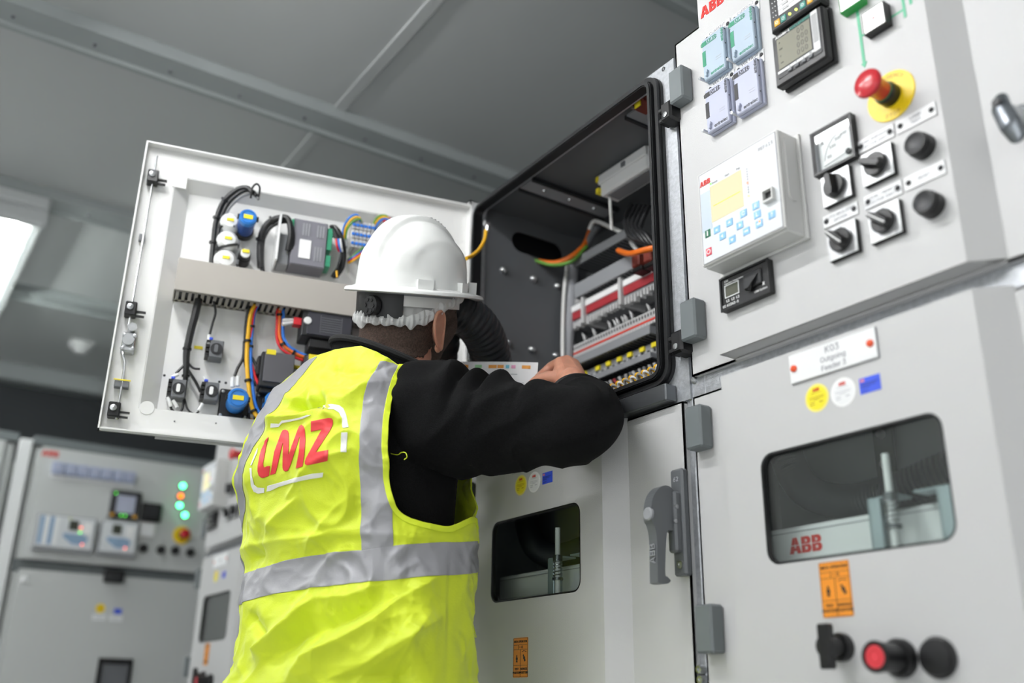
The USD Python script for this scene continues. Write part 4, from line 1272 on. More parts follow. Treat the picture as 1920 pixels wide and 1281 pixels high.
# terminal rows with coloured arcs, partly behind the helmet
t = dthing('terminal_row', 'row of pale terminals with blue markers on the door, left of the helmet', 'terminal block', 660, 475)
for i in range(6):
    for j in range(3):
        tb = part(t, 'terminal', bx(-.012 + i * .0085, -.0045 + i * .0085, -.040, 0, -.004 + j * .022, .016 + j * .022, .001), 'term_white')
        part(tb, 'marker', bx(-.0115 + i * .0085, -.005 + i * .0085, -.042, -.0395, .002 + j * .022, .008 + j * .022), 'wire_blue')
part(t, 'rail', bx(-.02, .06, -.006, 0, .01, .03), 'steel')
t = dthing('terminal_row', 'row of pale terminals above the helmet on the open door', 'terminal block', 725, 468)
for i in range(6):
    tb = part(t, 'terminal', bx(-.012 + i * .0085, -.0045 + i * .0085, -.040, 0, .004, .055, .001), 'term_white')
    part(tb, 'marker', bx(-.0115 + i * .0085, -.005 + i * .0085, -.042, -.0395, .030, .036), 'term_grey')
part(t, 'rail', bx(-.02, .06, -.006, 0, .02, .04), 'steel')
for k, (m_, n_) in enumerate((('wire_blue', 'blue'), ('wire_yellow', 'yellow'), ('wire_green', 'green'))):
    wire('cable', [(642 + 3 * k, 445 + 2 * k, .020), (645 + 3 * k, 425 + 3 * k, .030), (656 + 3 * k, 408 + 4 * k, .040), (670 + 2 * k, 403 + 4 * k, .045), (676 + k, 416, .042)], .0024, m_, f'{n_} wire arching over the terminals left of the helmet')
for k, (m_, n_) in enumerate((('wire_green', 'green'), ('wire_yellow', 'yellow'), ('wire_blue', 'blue'))):
    wire('cable', [(697 + 3 * k, 440, .020), (700 + 3 * k, 420 + 2 * k, .030), (710 + 3 * k, 406 + 3 * k, .040), (724 + 2 * k, 405 + 3 * k, .045), (731 + 2 * k, 418, .042)], .0024, m_, f'{n_} wire arching over the terminals above the helmet')
wire('cable', [(738, 440, .02), (737, 420, .035), (728, 408, .040), (719, 416, .042)], .0024, 'wire_red', 'red wire arching over the terminals above the helmet')
for k, (m_, n_) in enumerate((('wire_green', 'green'), ('wire_blue', 'blue'), ('wire_red', 'red'), ('wire_yellow', 'yellow'))):
    wire('cable', [(653, 487 + 2 * k, .030), (662, 480 + 3 * k, .042), (675, 470 + 3 * k, .042), (684, 462 + 2 * k, .036)], .0024, m_, f'{n_} wire below the blue marked terminals left of the helmet')

# --- below the duct
wire('cable_loom', [(373, 560, .030), (366, 590, .028), (357, 625, .024), (350, 660, .020), (349, 690, .018), (347, 720, .014), (343, 750, .012)], [.0075, .0075, .0072, .0068, .006, .0045, .0035], 'wire_black', 'thick black loom running down from the duct to the lower contact blocks', straps=(.5, .78))
wire('cable', [(350, 680, .018), (338, 692, .020), (330, 700, .022)], .0024, 'wire_black', 'thin black wire forking left from the thick loom')
wire('cable', [(350, 678, .018), (362, 690, .020), (375, 692, .022)], .0024, 'wire_black', 'thin black wire forking right from the thick loom')
wire('cable', [(350, 690, .018), (360, 705, .020), (368, 718, .020), (376, 735, .022)], .0028, 'wire_black', 'black wire from the loom to the right lower contact block')
wire('cable', [(318, 752, .020), (322, 768, .024), (333, 774, .024), (342, 766, .022), (345, 740, .020)], .0024, 'wire_black', 'black wire loop under the left lower contact block')
wire('cable', [(346, 748, .020), (352, 768, .024), (364, 776, .024), (374, 770, .024), (378, 760, .022)], .0020, 'wire_black', 'black wire loop under the right lower contact block')
wire('cable', [(400, 560, .030), (404, 585, .028), (399, 605, .026), (393, 628, .024)], .0024, 'wire_black', 'thin black wire from the duct to the upper contact block')


def contact(px, py, label, pale=False):
    t = dthing('contact_block', label, 'contact block', px, py, group='small contact blocks on the open door')
    part(t, 'body', bx(-.010, .016, -.034, 0, -.018, .018, .0015), 'grey_plastic')
    part(t, 'comb', cat([bx(-.017, -.010, -.034, -.004, z, z + .0055) for z in (-.016, -.007, .002, .011)]), 'black_plastic')
    part(t, 'face', plate(Point(.003, 0).buffer(.0115).intersection(sbox(-.009, -.012, .02, .012)), -.036, -.0335), 'dark_plastic')
    part(t, 'mark', plate(rrect(-.0015, .0055, -.008, .008, .003), -.0375, -.0355), 'white_print' if not pale else 'grey_plastic')
    part(t, 'blue_clip', bx(-.013, -.006, -.036, -.010, .017, .022, .001), 'sticker_blue')
    return t


contact(330, 737, 'small grey contact block, left of the lower pair on the door')
contact(391, 742, 'small grey contact block, right of the lower pair on the door')
contact(400, 664, 'small grey contact block hanging alone above the lower pair', True)
for (px, py, qx, qy, lb) in ((314, 745, 320, 762, 'left of the loop'), (324, 751, 332, 764, 'beside the left loop'), (380, 757, 372, 770, 'by the right loop'), (382, 706, 388, 722, 'above the right block'), (392, 628, 391, 645, 'above the lone block'), (322, 708, 334, 702, 'above the left block')):
    wire('ferrule', [(px, py, .030), ((px + qx) / 2 + .5, (py + qy) / 2, .030), (qx, qy, .030)], .0034, 'white_plastic', 'small white wire sleeve ' + lb, 'wire sleeve')


def tag_label(px, py, w, h, label, out=0.0):
    dep = BP - .0035 - out
    u, z = dl(px, py, dep)
    t = single('marker_tag', bx(-w / 2, w / 2, -.0012, 0, -h / 2, h / 2), 'label_yellow', label, 'tag')
    x = UsdGeom.Xformable(stage.GetPrimAtPath(t))
    x.AddTranslateOp().Set(Gf.Vec3d(*dw(u, dep, z)))
    x.AddRotateZOp().Set(DRZ)


tag_label(372, 652, .016, .006, 'yellow marker tag left of the lone contact block')
tag_label(541, 603, .015, .008, 'yellow marker tag beside the orange and blue loom')
tag_label(556, 689, .014, .008, 'yellow marker tag right of the black relay box')
for (px, py) in ((308, 705), (411, 717), (423, 719), (394, 789)):
    u, z = dl(px, py, BP)
    part(od, 'hole', cyl((u, BP - .0035, z), (u, BP - .0030, z), .0026, n=10), 'term_dark')

wire('cable_loom', [(478, 572, .036), (470, 590, .036), (466, 620, .030), (463, 660, .026), (464, 700, .026), (468, 740, .028), (473, 765, .030), (483, 782, .034), (497, 788, .034), (506, 780, .030)], .0042, 'wire_yellow', 'yellow and blue wire loom sweeping from the duct to the lower blue devices', extra=[(.007, .002, .004, .0034, 'wire_blue')], straps=(.3, .5, .72))
wire('cable_loom', [(484, 570, .034), (476, 585, .036), (472, 612, .030), (470, 645, .024), (469, 672, .022), (478, 705, .022), (487, 725, .022)], .0032, 'wire_red', 'red and black wires beside the yellow loom', extra=[(-.010, .003, 0, .0042, 'wire_black')], straps=(.35, .55))
wire('cable', [(458, 640, .018), (456, 670, .018), (446, 690, .018), (440, 705, .020)], .0030, 'wire_black', 'black wire running down to the left lower blue device')
wire('cable', [(470, 668, .022), (479, 682, .022), (486, 698, .026)], .0030, 'wire_black', 'black wire running right to the black relay box')
wire('cable', [(455, 780, .02), (450, 792, .024), (458, 801, .024), (468, 795, .022), (466, 775, .02)], .0026, 'wire_black', 'grey black wire loop below the left lower blue device')
wire('cable', [(470, 785, .02), (482, 800, .024), (498, 800, .024), (508, 790, .022)], .0026, 'wire_yellow', 'yellow wire loop at the bottom of the open door')
for i, (px, py, lb) in enumerate(((437, 708, 'left'), (447, 706, 'right'))):
    wire('ferrule', [(px, py, .030), (px - 1, py + 10, .030), (px - 1, py + 18, .030)], .0042, 'white_plastic', f'{lb} white wire sleeve above the left lower blue device', 'wire sleeve')
wire('ferrule', [(498, 772, .04), (504, 782, .04), (502, 790, .04)], .0042, 'white_plastic', 'white wire sleeve below the right lower blue device', 'wire sleeve')
wire('cable_loom', [(525, 574, .034), (524, 600, .034), (524, 630, .032), (532, 648, .032), (548, 660, .032), (565, 668, .032), (585, 674, .030)], .0034, 'wire_orange', 'orange, red and blue wire loom curving right below the duct', extra=[(.007, .001, .003, .0036, 'wire_blue'), (-.004, .002, -.006, .0030, 'wire_red'), (.003, .003, -.002, .0026, 'wire_yellow')], straps=(.12, .5, .74))

t = dthing('relay_box', 'dark box relay with a yellow tag, left of the worker\'s collar', 'relay', 513, 725)
part(t, 'case', bx(-.034, .030, -.046, 0, -.016, .056, .002), 'dark_plastic')
part(t, 'front', bx(-.028, .030, -.0485, -.0455, -.006, .056, .001), 'smoke_plastic')
part(t, 'tag', bx(-.026, -.008, -.0500, -.0480, .050, .060), 'label_yellow')
part(t, 'socket', bx(-.030, .030, -.036, 0, -.026, -.014, .002), 'black_plastic')
part(t, 'terminal', cat(bx(-.040, -.033, -.034, -.006, .010, .050, .002)), 'black_plastic')
t = dthing('relay_box', 'dark box relay half hidden behind the worker\'s collar', 'relay', 590, 735)
part(t, 'case', bx(-.034, .030, -.046, 0, -.016, .062, .002), 'dark_plastic')
part(t, 'front', bx(-.028, .030, -.0485, -.0455, -.006, .060, .001), 'smoke_plastic')
part(t, 'tag', bx(-.026, -.006, -.0500, -.0480, .052, .062), 'label_yellow')
t = dthing('power_supply', 'black printed power module with a yellow tag below the duct', 'power supply', 600, 640)
part(t, 'case', bx(-.048, .055, -.058, 0, -.014, .052, .002), 'dark_plastic')
part(t, 'front', bx(-.038, .052, -.0605, -.0575, -.010, .046, .001), 'front_print')
part(t, 'print', cat([bx(-.010, .030, -.0612, -.0604, z, z + .0012) for z in np.arange(-.002, .030, .005)] + [bx(-.012, -.011, -.0612, -.0604, -.004, .034), bx(.031, .032, -.0612, -.0604, -.004, .034)]), 'grey_plastic', sm=False)
part(t, 'tag', bx(-.032, -.012, -.0620, -.0600, .040, .050), 'label_yellow')
part(t, 'dial', lathe([(0, .0600), (.008, .0600), (.0075, .063), (0, .0632)], (-.038, 0, .018)), 'white_plastic')
part(t, 'plug', cat(bx(-.064, -.048, -.050, -.030, .010, .026, .001)), 'wire_red')
part(t, 'plug', cat(cyl((-.085, -.045, .008), (-.064, -.042, .016), .004, n=10), cyl((-.085, -.045, .016), (-.064, -.042, .022), .004, n=10)), 'white_plastic')
part(t, 'foot', bx(-.030, .055, -.050, 0, -.034, -.014, .002), 'black_plastic')
wire('cable_loom', [(645, 590, .05), (648, 610, .05), (649, 632, .045)], .0030, 'wire_orange', 'short red, orange and yellow wires between helmet and power module', extra=[(.005, 0, 0, .0026, 'wire_yellow'), (-.005, 0, 0, .0026, 'wire_red')])

# ================================================================== inside the open compartment of K02
YB = .30


def cz(px, py, y=YB):
    p = at(px, py, 'y', y)
    return p[0], p[2]


def strip(name, label, pl, pr, y, build, category='terminal block'):
    (xa, za), (xb, zb) = cz(*pl, y), cz(*pr, y)
    t = thing(name, label, category, (xa, y, (za + zb) / 2))
    build(t, xb - xa)
    return t


def duct(h, out=.04):
    def f(t, L):
        part(t, 'lid', bx(0, L, -out, -out + .004, -h / 2, h / 2, .001), 'term_grey')
        part(t, 'body', bx(0, L, -out + .004, .045, -h / 2 + .002, h / 2 - .002), 'term_grey')
        n = int(L / .012)
        for k in range(n):
            part(t, 'slot', bx(k * .012 + .004, k * .012 + .008, -out + .008, .03, -h / 2 - .0005, -h / 2 + .001), 'term_dark')
    return f


strip('wiring_duct', 'upper grey wiring duct inside the compartment, above the relays', (1100, 497), (1200, 450), YB, duct(.022), 'cable duct')
strip('wiring_duct', 'wide grey wiring duct inside the compartment, above the red striped terminals', (1102, 552), (1240, 486), YB, duct(.036), 'cable duct')
strip('wiring_duct', 'grey wiring duct inside the compartment below the lower terminal row', (1078, 692), (1245, 628), YB, duct(.020), 'cable duct')


def row_a(t, L):
    n = 30
    pitch = L / n
    gaps = (6, 19)
    for k in range(n):
        if k in gaps:
            part(t, 'end_stop', bx(k * pitch, (k + .9) * pitch, -.034, .04, -.040, .026, .0008), 'term_white')
            continue
        j = rng.uniform(-.004, .004)
        part(t, 'terminal', bx(k * pitch, (k + .86) * pitch, -.022, .04, -.026, .024, .0006), 'term_grey')
        part(t, 'wire_end', bx((k + .2) * pitch, (k + .75) * pitch, -.026, -.012, -.040 + j, -.024, .0008), 'term_white')
        part(t, 'wire_end', bx((k + .2) * pitch, (k + .75) * pitch, -.020, -.008, .026, .046 + j * 1.5, .0008), 'term_white')
    for a, b in ((0, 6), (7, 19), (20, 30)):
        part(t, 'marker_strip', bx(a * pitch, b * pitch - .001, -.028, -.022, .002, .017, .001), 'white_print')
        part(t, 'red_strip', bx(a * pitch, b * pitch - .001, -.0265, -.022, -.018, .0015, .001), 'term_red')


strip('terminal_row', 'terminal row with a white marker strip above a dark red strip, inside the compartment', (1080, 596), (1245, 518), YB, row_a)


def row_b(t, L):
    n = 34
    pitch = L / n
    for k in range(n):
        part(t, 'terminal', bx(k * pitch, (k + .88) * pitch, -.024, .04, -.014, .016, .0006), 'term_white')
        part(t, 'terminal_hole', bx((k + .25) * pitch, (k + .65) * pitch, -.0246, -.02, .004, .011), 'term_dark')
        if rng.uniform() < .35:
            part(t, 'wire_end', hull(np.array([((k + .1) * pitch, -.02, .016), ((k + .9) * pitch, -.02, .016), ((k + .5) * pitch, -.03, .030 + rng.uniform(0, .006)), ((k + .5) * pitch, -.012, .028)])), 'term_white')
        part(t, 'lower_block', bx(k * pitch, (k + .9) * pitch, -.018, .04, -.032, -.0145, .0006), 'term_dark' if rng.uniform() < .72 else 'term_white')
    part(t, 'red_line', bx(0, L, -.0252, -.0238, -.0075, -.0030), 'print_red')


strip('terminal_row', 'terminal row with a thin red line, beside the worker\'s hand', (1076, 670), (1246, 597), YB, row_b)


def row_c(t, L):
    n = 30
    pitch = L / n
    part(t, 'rail', bx(0, L, -.014, .045, -.013, .013, .001), 'term_grey')
    for k in range(n):
        part(t, 'contact', bx((k + .25) * pitch, (k + .7) * pitch, -.0165, -.013, -.008, -.002), 'term_white' if k % 2 else 'term_dark')
    for f in (.13, .30, .43, .56, .68, .82, .95):
        part(t, 'tag', bx(f * L - .007, f * L + .007, -.019, -.013, .001, .011), 'label_yellow')


strip('fuse_row', 'grey rail with yellow tags low inside the compartment', (1088, 715), (1247, 652), YB, row_c)
strip('wiring_duct', 'lowest grey wiring duct inside the compartment', (1092, 733), (1247, 672), YB, duct(.014), 'cable duct')


def row_d(t, L):
    n = 15
    pitch = L / n
    part(t, 'base', bx(0, L, -.010, .045, -.020, .016, .001), 'term_dark')
    for k in range(n):
        a = rng.uniform(-.35, .35)
        p = np.array([(k + .5) * pitch, -.016, -.004])
        d = np.array([math.sin(a), -.5, math.cos(a)]) * .014
        part(t, 'plug', cyl(p - d * .6, p + d, .0042, .003, 8), 'term_red' if k == 6 else ('term_white' if k % 3 else 'term_grey'))


strip('plug_row', 'dark strip of small white plugs at the bottom of the compartment', (1115, 742), (1247, 692), YB - .04, row_d)
for k in range(9):
    f = k / 8
    xa, za = cz(1140 + 95 * f, 742 - 40 * f, .12)
    xb, _ = cz(1152 + 95 * f, 742 - 40 * f, .12)
    t = thing('wire_loop', ('first', 'second', 'third', 'fourth', 'fifth', 'sixth', 'seventh', 'eighth', 'last')[k] + ' yellow wire loop from the left along the compartment lip', 'cable', (xa, .12, za), 0, 'yellow wire loops at the bottom of the compartment')
    part(t, 'strand', tube([(0, 0, -.02), (.002, -.01, .004), (.010, -.014, .010), (.018, -.008, .003), (.022, .004, -.02)], .0034, 8), 'wire_yellow')
    part(t, 'strand', tube([(.008, 0, -.02), (.009, -.012, .002), (.016, -.016, .008), (.024, -.008, .001), (.026, .004, -.02)], .0026, 8), 'wire_grey' if k % 2 else 'wire_white')

# things on the roof and side wall
p = at(1180, 330, 'z', 2.052)
t = thing('compartment_lamp', 'white box lamp under the roof of the open compartment', 'lamp', p)
part(t, 'body', bx(-.075, .080, -.020, .030, -.022, .030, .004), 'white_plastic')
part(t, 'cover_lip', bx(-.075, .080, -.026, -.018, .004, .026, .002), 'white_plastic')
part(t, 'lens', bx(-.060, .070, -.012, .022, -.0245, -.021, .001), 'term_grey')
part(t, 'switch', bx(.005, .018, -.0285, -.025, .008, .020, .001), 'grey_plastic')
for z in (.018, -.010):
    part(t, 'tag', bx(-.080, -.070, -.027, -.012, z - .006, z + .006), 'label_yellow')
part(t, 'cord', tube([(-.065, 0, -.02), (-.070, .005, -.05), (-.085, .02, -.085)], .0035), 'wire_white')
p = at(1199, 190, 'y', .06)
t = thing('limit_switch', 'small brown red switch with a yellow tag in the top corner of the compartment', 'switch', p)
part(t, 'body', bx(-.016, .020, -.010, .030, -.012, .014, .002), 'brown_red')
part(t, 'bracket', bx(-.020, .022, .0, .03, .014, .017, .001), 'steel')
part(t, 'tag', bx(-.002, .014, -.0115, -.009, -.020, -.008), 'label_yellow')
for (u, z) in ((-.012, .012), (.002, .010), (-.008, -.014)):
    part(t, 'screw', lathe([(0, .008), (.0032, .008), (.003, .0125), (0, .013)], (u, 0, z), 10), 'steel')
# trays of cable slots across the roof
for i, (pl, pr, lab) in enumerate((((975, 350), (1090, 395), 'rear'), ((1175, 215), (1222, 240), 'front'))):
    a, b = at(*pl, 'z', 2.078), at(*pr, 'z', 2.078)
    t = thing('roof_rail', f'grey slotted rail under the compartment roof, the {lab} one', 'rail', (a[0], min(a[1], b[1]), 2.078))
    wd = .045
    part(t, 'rail', bx(0, wd, 0, .24 if i == 0 else .12, -.004, 0), 'mid_plastic')
    for s in (-.006, wd):
        part(t, 'slot', bx(s, s + .006, 0, .24 if i == 0 else .12, -.009, 0), 'term_dark')
    for k in range(3 if i == 0 else 1):
        part(t, 'rivet', cyl((wd / 2, .05 + .07 * k, -.004), (wd / 2, .05 + .07 * k, -.008), .005, .003, 10), 'steel')


def wcable(name, pts, r, m, label, category='cable', group=None, n=10):
    P = np.array([at(px, py, 'y', y) for (px, py, y) in pts])
    t = thing(name, label, category, P[0], 0, group)
    part(t, 'strand', tube(P - P[0], r, n), m)
    return t


wcable('conduit', [(1062, 705, .26), (1066, 640, .27), (1071, 570, .28), (1075, 500, .29)], .0125, 'mid_plastic', 'thick grey conduit rising in the corner of the compartment', 'pipe')
wcable('conduit', [(1056, 705, .24), (1055, 640, .25), (1057, 560, .26), (1063, 500, .27)], .0045, 'wire_white', 'thin pale pipe beside the thick grey conduit', 'pipe')
wcable('cable', [(1010, 490, .20), (1040, 493, .22), (1070, 482, .24), (1095, 460, .27), (1108, 430, .29)], .0065, 'wire_orange', 'orange brown cable hanging below the cable slot')
wcable('cable', [(1000, 487, .19), (1035, 497, .215), (1072, 490, .24), (1100, 462, .27)], .0045, 'wire_green', 'green yellow cable below the orange brown one')
wcable('cable', [(1105, 430, .27), (1115, 415, .27), (1140, 424, .27), (1170, 440, .28), (1195, 470, .29)], .0050, 'wire_white', 'pale cable bending across the upper part of the compartment')
wcable('cable', [(1095, 470, .28), (1110, 440, .28), (1122, 425, .28)], .0080, 'grey_plastic', 'grey hose section in the upper part of the compartment')
for k in range(5):
    wcable('cable', [(1185 + 8 * k, 385, .24), (1172 + 7 * k, 410 + 4 * k, .22), (1180 + 8 * k, 440, .21), (1205 + 6 * k, 452 + 3 * k, .22), (1236, 440 + 6 * k, .24)], .0055, 'wire_black', ('leftmost', 'second', 'middle', 'fourth', 'rightmost')[k] + ' of the looping black cables in the upper compartment', group='looping black cables in the compartment')
wcable('cable', [(1160, 470, .24), (1180, 476, .20), (1205, 470, .19), (1240, 462, .2)], .0065, 'wire_orange', 'orange cable in the upper right of the compartment')
for i, (px, py) in enumerate(((1190, 487), (1212, 478), (1232, 466))):
    p = at(px, py, 'y', .24)
    t = thing('relay_socket', ('left', 'middle', 'right')[i] + ' dark red relay in the upper right of the compartment', 'relay', p)
    part(t, 'body', bx(-.012, .012, 0, .05, -.016, .014, .003), 'brown_red')
    part(t, 'base', bx(-.015, .015, .004, .08, -.026, -.015, .002), 'black_plastic')
wcable('earth_wire', [(911, 432, .012), (909, 448, -.01), (900, 466, -.045), (886, 479, -.08), (874, 485, -.11)], .0040, 'wire_yellow', 'yellow earth wire hanging between the open door and the compartment')
p = at(913, 425, 'y', .014)
t = thing('cable_lug', 'small pale cable lug at the upper end of the yellow earth wire', 'lug', p)
part(t, 'lug', cat(bx(-.004, .006, -.004, .004, -.014, .010, .002), cyl((.002, -.008, .006), (.002, .004, .006), .006, n=14)), 'steel')
# the big black corrugated hose between door and compartment
P = smooth_path([dw(.600, -.005, .16), dw(.615, -.05, .19), att(835, 583, 1.87), att(872, 592, 1.87), att(903, 622, 1.90), att(920, 668, 1.95), att(926, 720, 2.02), att(922, 760, 2.08)], 40)
t = thing('corrugated_hose', 'thick black corrugated hose arching behind the worker\'s face', 'hose', P[0])
part(t, 'hose', tube(P - P[0], .040 + .0012 * np.cos(np.arange(len(P)) * np.pi / 4), 26, smooth=False), 'hose_rubber')

# ================================================================== instruments on the far end panel of the row (copies of the near ones)
DX1 = LK1 - LK3
dup(rl, 'small looking grey protection relay on the far end panel, left of the worker\'s shoulder', (-.8520 + DX1, 0, 1.6905))


def first(name):
    return '/World/' + name


dup(first('emergency_stop'), 'red emergency stop on the far end panel, just below the open door', (-.622 + DX1, 0, 1.754))
dup(first('rotary_switch'), 'upper left rotary switch on the far end panel beside the worker', (-.7155 + DX1, 0, 1.6605), group='rotary switches on the far end panel')
dup(first('rotary_switch_001'), 'upper right rotary switch on the far end panel beside the worker', (-.6505 + DX1, 0, 1.6625), group='rotary switches on the far end panel')
dup(first('rotary_switch_002'), 'lower right rotary switch on the far end panel beside the worker', (-.6505 + DX1, 0, 1.580), group='rotary switches on the far end panel')
dup(first('rotary_switch_003'), 'lower left rotary switch on the far end panel beside the worker', (-.7155 + DX1, 0, 1.580), group='rotary switches on the far end panel')
dup(first('voltage_indicator'), 'black voltage indicator below the relay on the far end panel', (-.886 + DX1, 0, 1.5755))
dup(first('orange_label') if stage.GetPrimAtPath('/World/orange_label') else first('operation_label'), 'orange position label on the far end panel below its window', (-.7865 + DX1, 0, 1.1400))
dup(first('rotary_lock'), 'black rotary lock on the far end panel at the bottom of the photo', (-.7845 + DX1, 0, 1.0720))
dup(first('stop_button'), 'black push button with a red cap on the far end panel', (-.7070 + DX1, 0, 1.0575))
dup(first('lever_handle'), 'dark lever handle on the far end panel, left of the worker\'s hip', (-1.092 + W + DX1, .03, 1.262))
round_sticker(-.7865 + DX1, 1.3830, .0190, 'sticker_yellow', 'sticker_yellow_pale', 'blurred yellow sticker on the far end panel above its window', 'print_amber')
blue_sticker(-.7050 + DX1, 1.3805, 'blurred blue sticker on the far end panel above its window')
nameplate(-.825 + DX1, -.687 + DX1, 1.411, 1.451, ('K01',), 'blurred white nameplate on the far end panel', h=.009, pal='print_pale', screws='rivet_orange')

# ================================================================== the cabinets across the far end of the room, facing the camera
XF = -4.03


def far_cabinet(y0, y1, label, yl):
    w = y1 - y0
    t = thing('switchgear_panel', label, 'switchgear panel', (XF, y0, 0), 90)
    part(t, 'carcass', bx(.002, w - .002, .05, 1.30, 0, 1.945, .003), 'panel_paint_far')
    part(t, 'top_rail', bx(.002, w - .002, .020, .05, 1.915, 1.950, .002), 'hinge_grey')
    part(t, 'upper_door', cat(sheet_door(.012, .035, w - .05, w - .03, w - .012, 1.482, 1.908, 1.484, 1.908)), 'panel_paint_far', sm=20)
    part(t, 'lower_door', cat(sheet_door(.012, .035, w - .05, w - .03, w - .012, .70, 1.440, .71, 1.446)), 'panel_paint_far', sm=20)
    part(t, 'base_door', cat(sheet_door(.012, .035, w - .05, w - .03, w - .012, .06, .68, .07, .67)), 'panel_paint_far', sm=20)
    part(t, 'cross_rail', bx(.01, w - .01, .030, .052, 1.440, 1.484), 'hinge_grey')
    return t


fA = far_cabinet(-.515, .330, 'wide grey cabinet across the end of the room with lit green lamps', None)
far_cabinet(-1.385, -.565, 'grey cabinet at the left edge across the end of the room', None)
far_cabinet(.335, 1.18, 'grey cabinet across the end of the room hidden behind the row', None)
t = thing('corner_post', 'pale upright post between the two cabinets at the left edge', 'post', (XF + .0, -.565, 0), 90)
part(t, 'post', bx(.003, .047, .012, .06, 0, 1.93, .003), 'plate_white')


def fthing(name, label, category, y, z, group=None):
    return thing(name, label, category, (XF, y, z), 90, group)


t = fthing('maker_sign', 'blurred red maker lettering on the far cabinet', 'sign', -.452, 1.883)
part(t, 'lettering', txt_poly_logo(.024, 0, 0, -.0008), 'logo_red')
t = fthing('test_block_row', 'row of lilac test blocks on the far cabinet above the relays', 'test block', -.437, 1.829)
for k in range(7):
    b_ = part(t, 'block', bx(k * .0445, k * .0445 + .0400, -.018, 0, -.022, .022, .002), 'far_lilac')
    part(b_, 'mark', bx(k * .0445 + .008, k * .0445 + .032, -.0186, -.0178, -.004, .010), 'block_lilac')
part(t, 'name_strip', bx(-.002, .312, -.003, 0, -.036, -.024), 'plate_white')
t = fthing('alarm_annunciator', 'dark framed alarm annunciator with green lights on the far cabinet', 'annunciator', -.152, 1.718)
part(t, 'body', bx(-.058, .058, -.022, 0, -.055, .055, .003), 'grey_plastic')
part(t, 'frame', plate(sbox(-.056, -.053, .056, .053).difference(sbox(-.036, -.034, .036, .036)), -.024, -.021), 'dark_plastic')
part(t, 'label_field', bx(-.036, .036, -.0235, -.021, -.034, .036), 'block_lilac')
for (u, z) in ((-.043, .040), (-.012, -.043), (.004, -.043)):
    part(t, 'led', cyl((u, -.024, z), (u, -.027, z), .0030, n=12), 'led_dim_green')
for u in (-.046, .040):
    part(t, 'key', bx(u - .007, u + .007, -.026, -.0235, -.049, -.038), 'key_amber')
t = fthing('power_meter', 'dark square power meter on the far cabinet', 'meter', -.048, 1.701)
part(t, 'body', bx(-.038, .038, -.022, 0, -.036, .036, .003), 'black_plastic')
part(t, 'display', bx(-.026, .026, -.0232, -.0215, -.018, .026), 'dark_plastic')
t = fthing('blank_meter', 'pale square meter under the dark one on the far cabinet', 'meter', -.052, 1.632)
part(t, 'frame', bx(-.032, .030, -.010, 0, -.030, .030, .002), 'relay_case')
part(t, 'dial', bx(-.026, .024, -.0112, -.0095, -.024, .024), 'plate_white')


def far_relay(y, z, w, h, label, wide):
    t = fthing('protection_relay', label, 'protection relay', y, z)
    part(t, 'case', bx(-w / 2 - .006, w / 2 + .006, -.030, 0, -h / 2 - .014, h / 2 + .004, .003), 'mid_plastic')
    part(t, 'face', bx(-w / 2, w / 2, -.0315, -.029, -h / 2, h / 2), 'relay_face')
    o = w / 2 - .062
    part(t, 'display', bx(o - .030, o + .004, -.0330, -.031, .010, .046), 'far_display')
    part(t, 'list_card', bx(o + .022, o + .052, -.0325, -.031, .000, .044), 'white_print')
    part(t, 'key_field', plate(Polygon([(o - .045, -.004), (o + .030, -.004), (o + .045, -.020), (o + .030, -.042), (o - .010, -.042), (o - .045, -.018)]), -.0330, -.031), 'far_keys')
    if wide:
        for k, c_ in enumerate(('far_keys', 'plate_white', 'far_keys', 'plate_white')):
            part(t, 'stripe', bx(-w / 2 + .004 + k * .017, -w / 2 + .019 + k * .017, -.0325, -.031, -h / 2 + .008, h / 2 - .004), c_)
    led = [((o + .026, -.040), 'led_red')]
    if wide:
        led += [((o + .013, .022), 'led_red'), ((o + .012, .004), 'led_dim_green'), ((o - .030, .052), 'led_yellow_dim')]
    for (u, zz), k in led:
        part(t, 'led', cyl((u, -.031, zz), (u, -.0345, zz), .0032, n=12), k)
    return t


far_relay(-.352, 1.588, .198, .115, 'wide protection relay with blue stripes on the far cabinet', True)
far_relay(-.160, 1.590, .128, .115, 'narrow protection relay with one orange light on the far cabinet', False)
for (y, z, k, n_) in ((.060, 1.823, 'led_green', 'topmost glowing green lamp'), (.057, 1.781, 'led_orange', 'glowing orange lamp'), (.058, 1.742, 'led_green', 'middle glowing green lamp'), (.084, 1.706, 'led_green', 'lowest glowing green lamp')):
    t = fthing('signal_lamp', n_ + ' in the column on the far cabinet', 'signal lamp', y, z, 'signal lamps on the far cabinet')
    part(t, 'bezel', lathe([(0, 0), (.013, 0), (.013, .010), (.011, .012), (0, .012)]), 'black_plastic')
    part(t, 'lens', lathe([(0, .022), (.005, .021), (.0092, .017), (.0098, .012), (0, .011)], n=18), k)
dup(first('emergency_stop'), 'blurred red emergency stop on its yellow disc on the far cabinet', (XF, .086, 1.627), 90)
for i, (y, z) in enumerate(((-.057, 1.560), (.011, 1.560), (.067, 1.563), (.127, 1.561))):
    t = fthing('selector_knob', ('first', 'second', 'third', 'last')[i] + ' blurred black knob from the left in the row on the far cabinet', 'knob', y, z, 'black knobs on the far cabinet')
    part(t, 'base', lathe([(0, 0), (.017, 0), (.017, .010), (0, .012)]), 'black_plastic')
    part(t, 'grip', bx(-.005, .005, -.026, -.010, -.015, .015, .002), 'black_plastic')
t = fthing('door_latch', 'black latch box under the upper door of the far cabinet', 'latch', -.152, 1.446)
part(t, 'box', bx(-.036, .036, -.030, .03, -.026, .020, .004), 'black_plastic')
part(t, 'pull', bx(-.022, .022, -.040, -.028, -.018, .004, .003), 'dark_plastic')
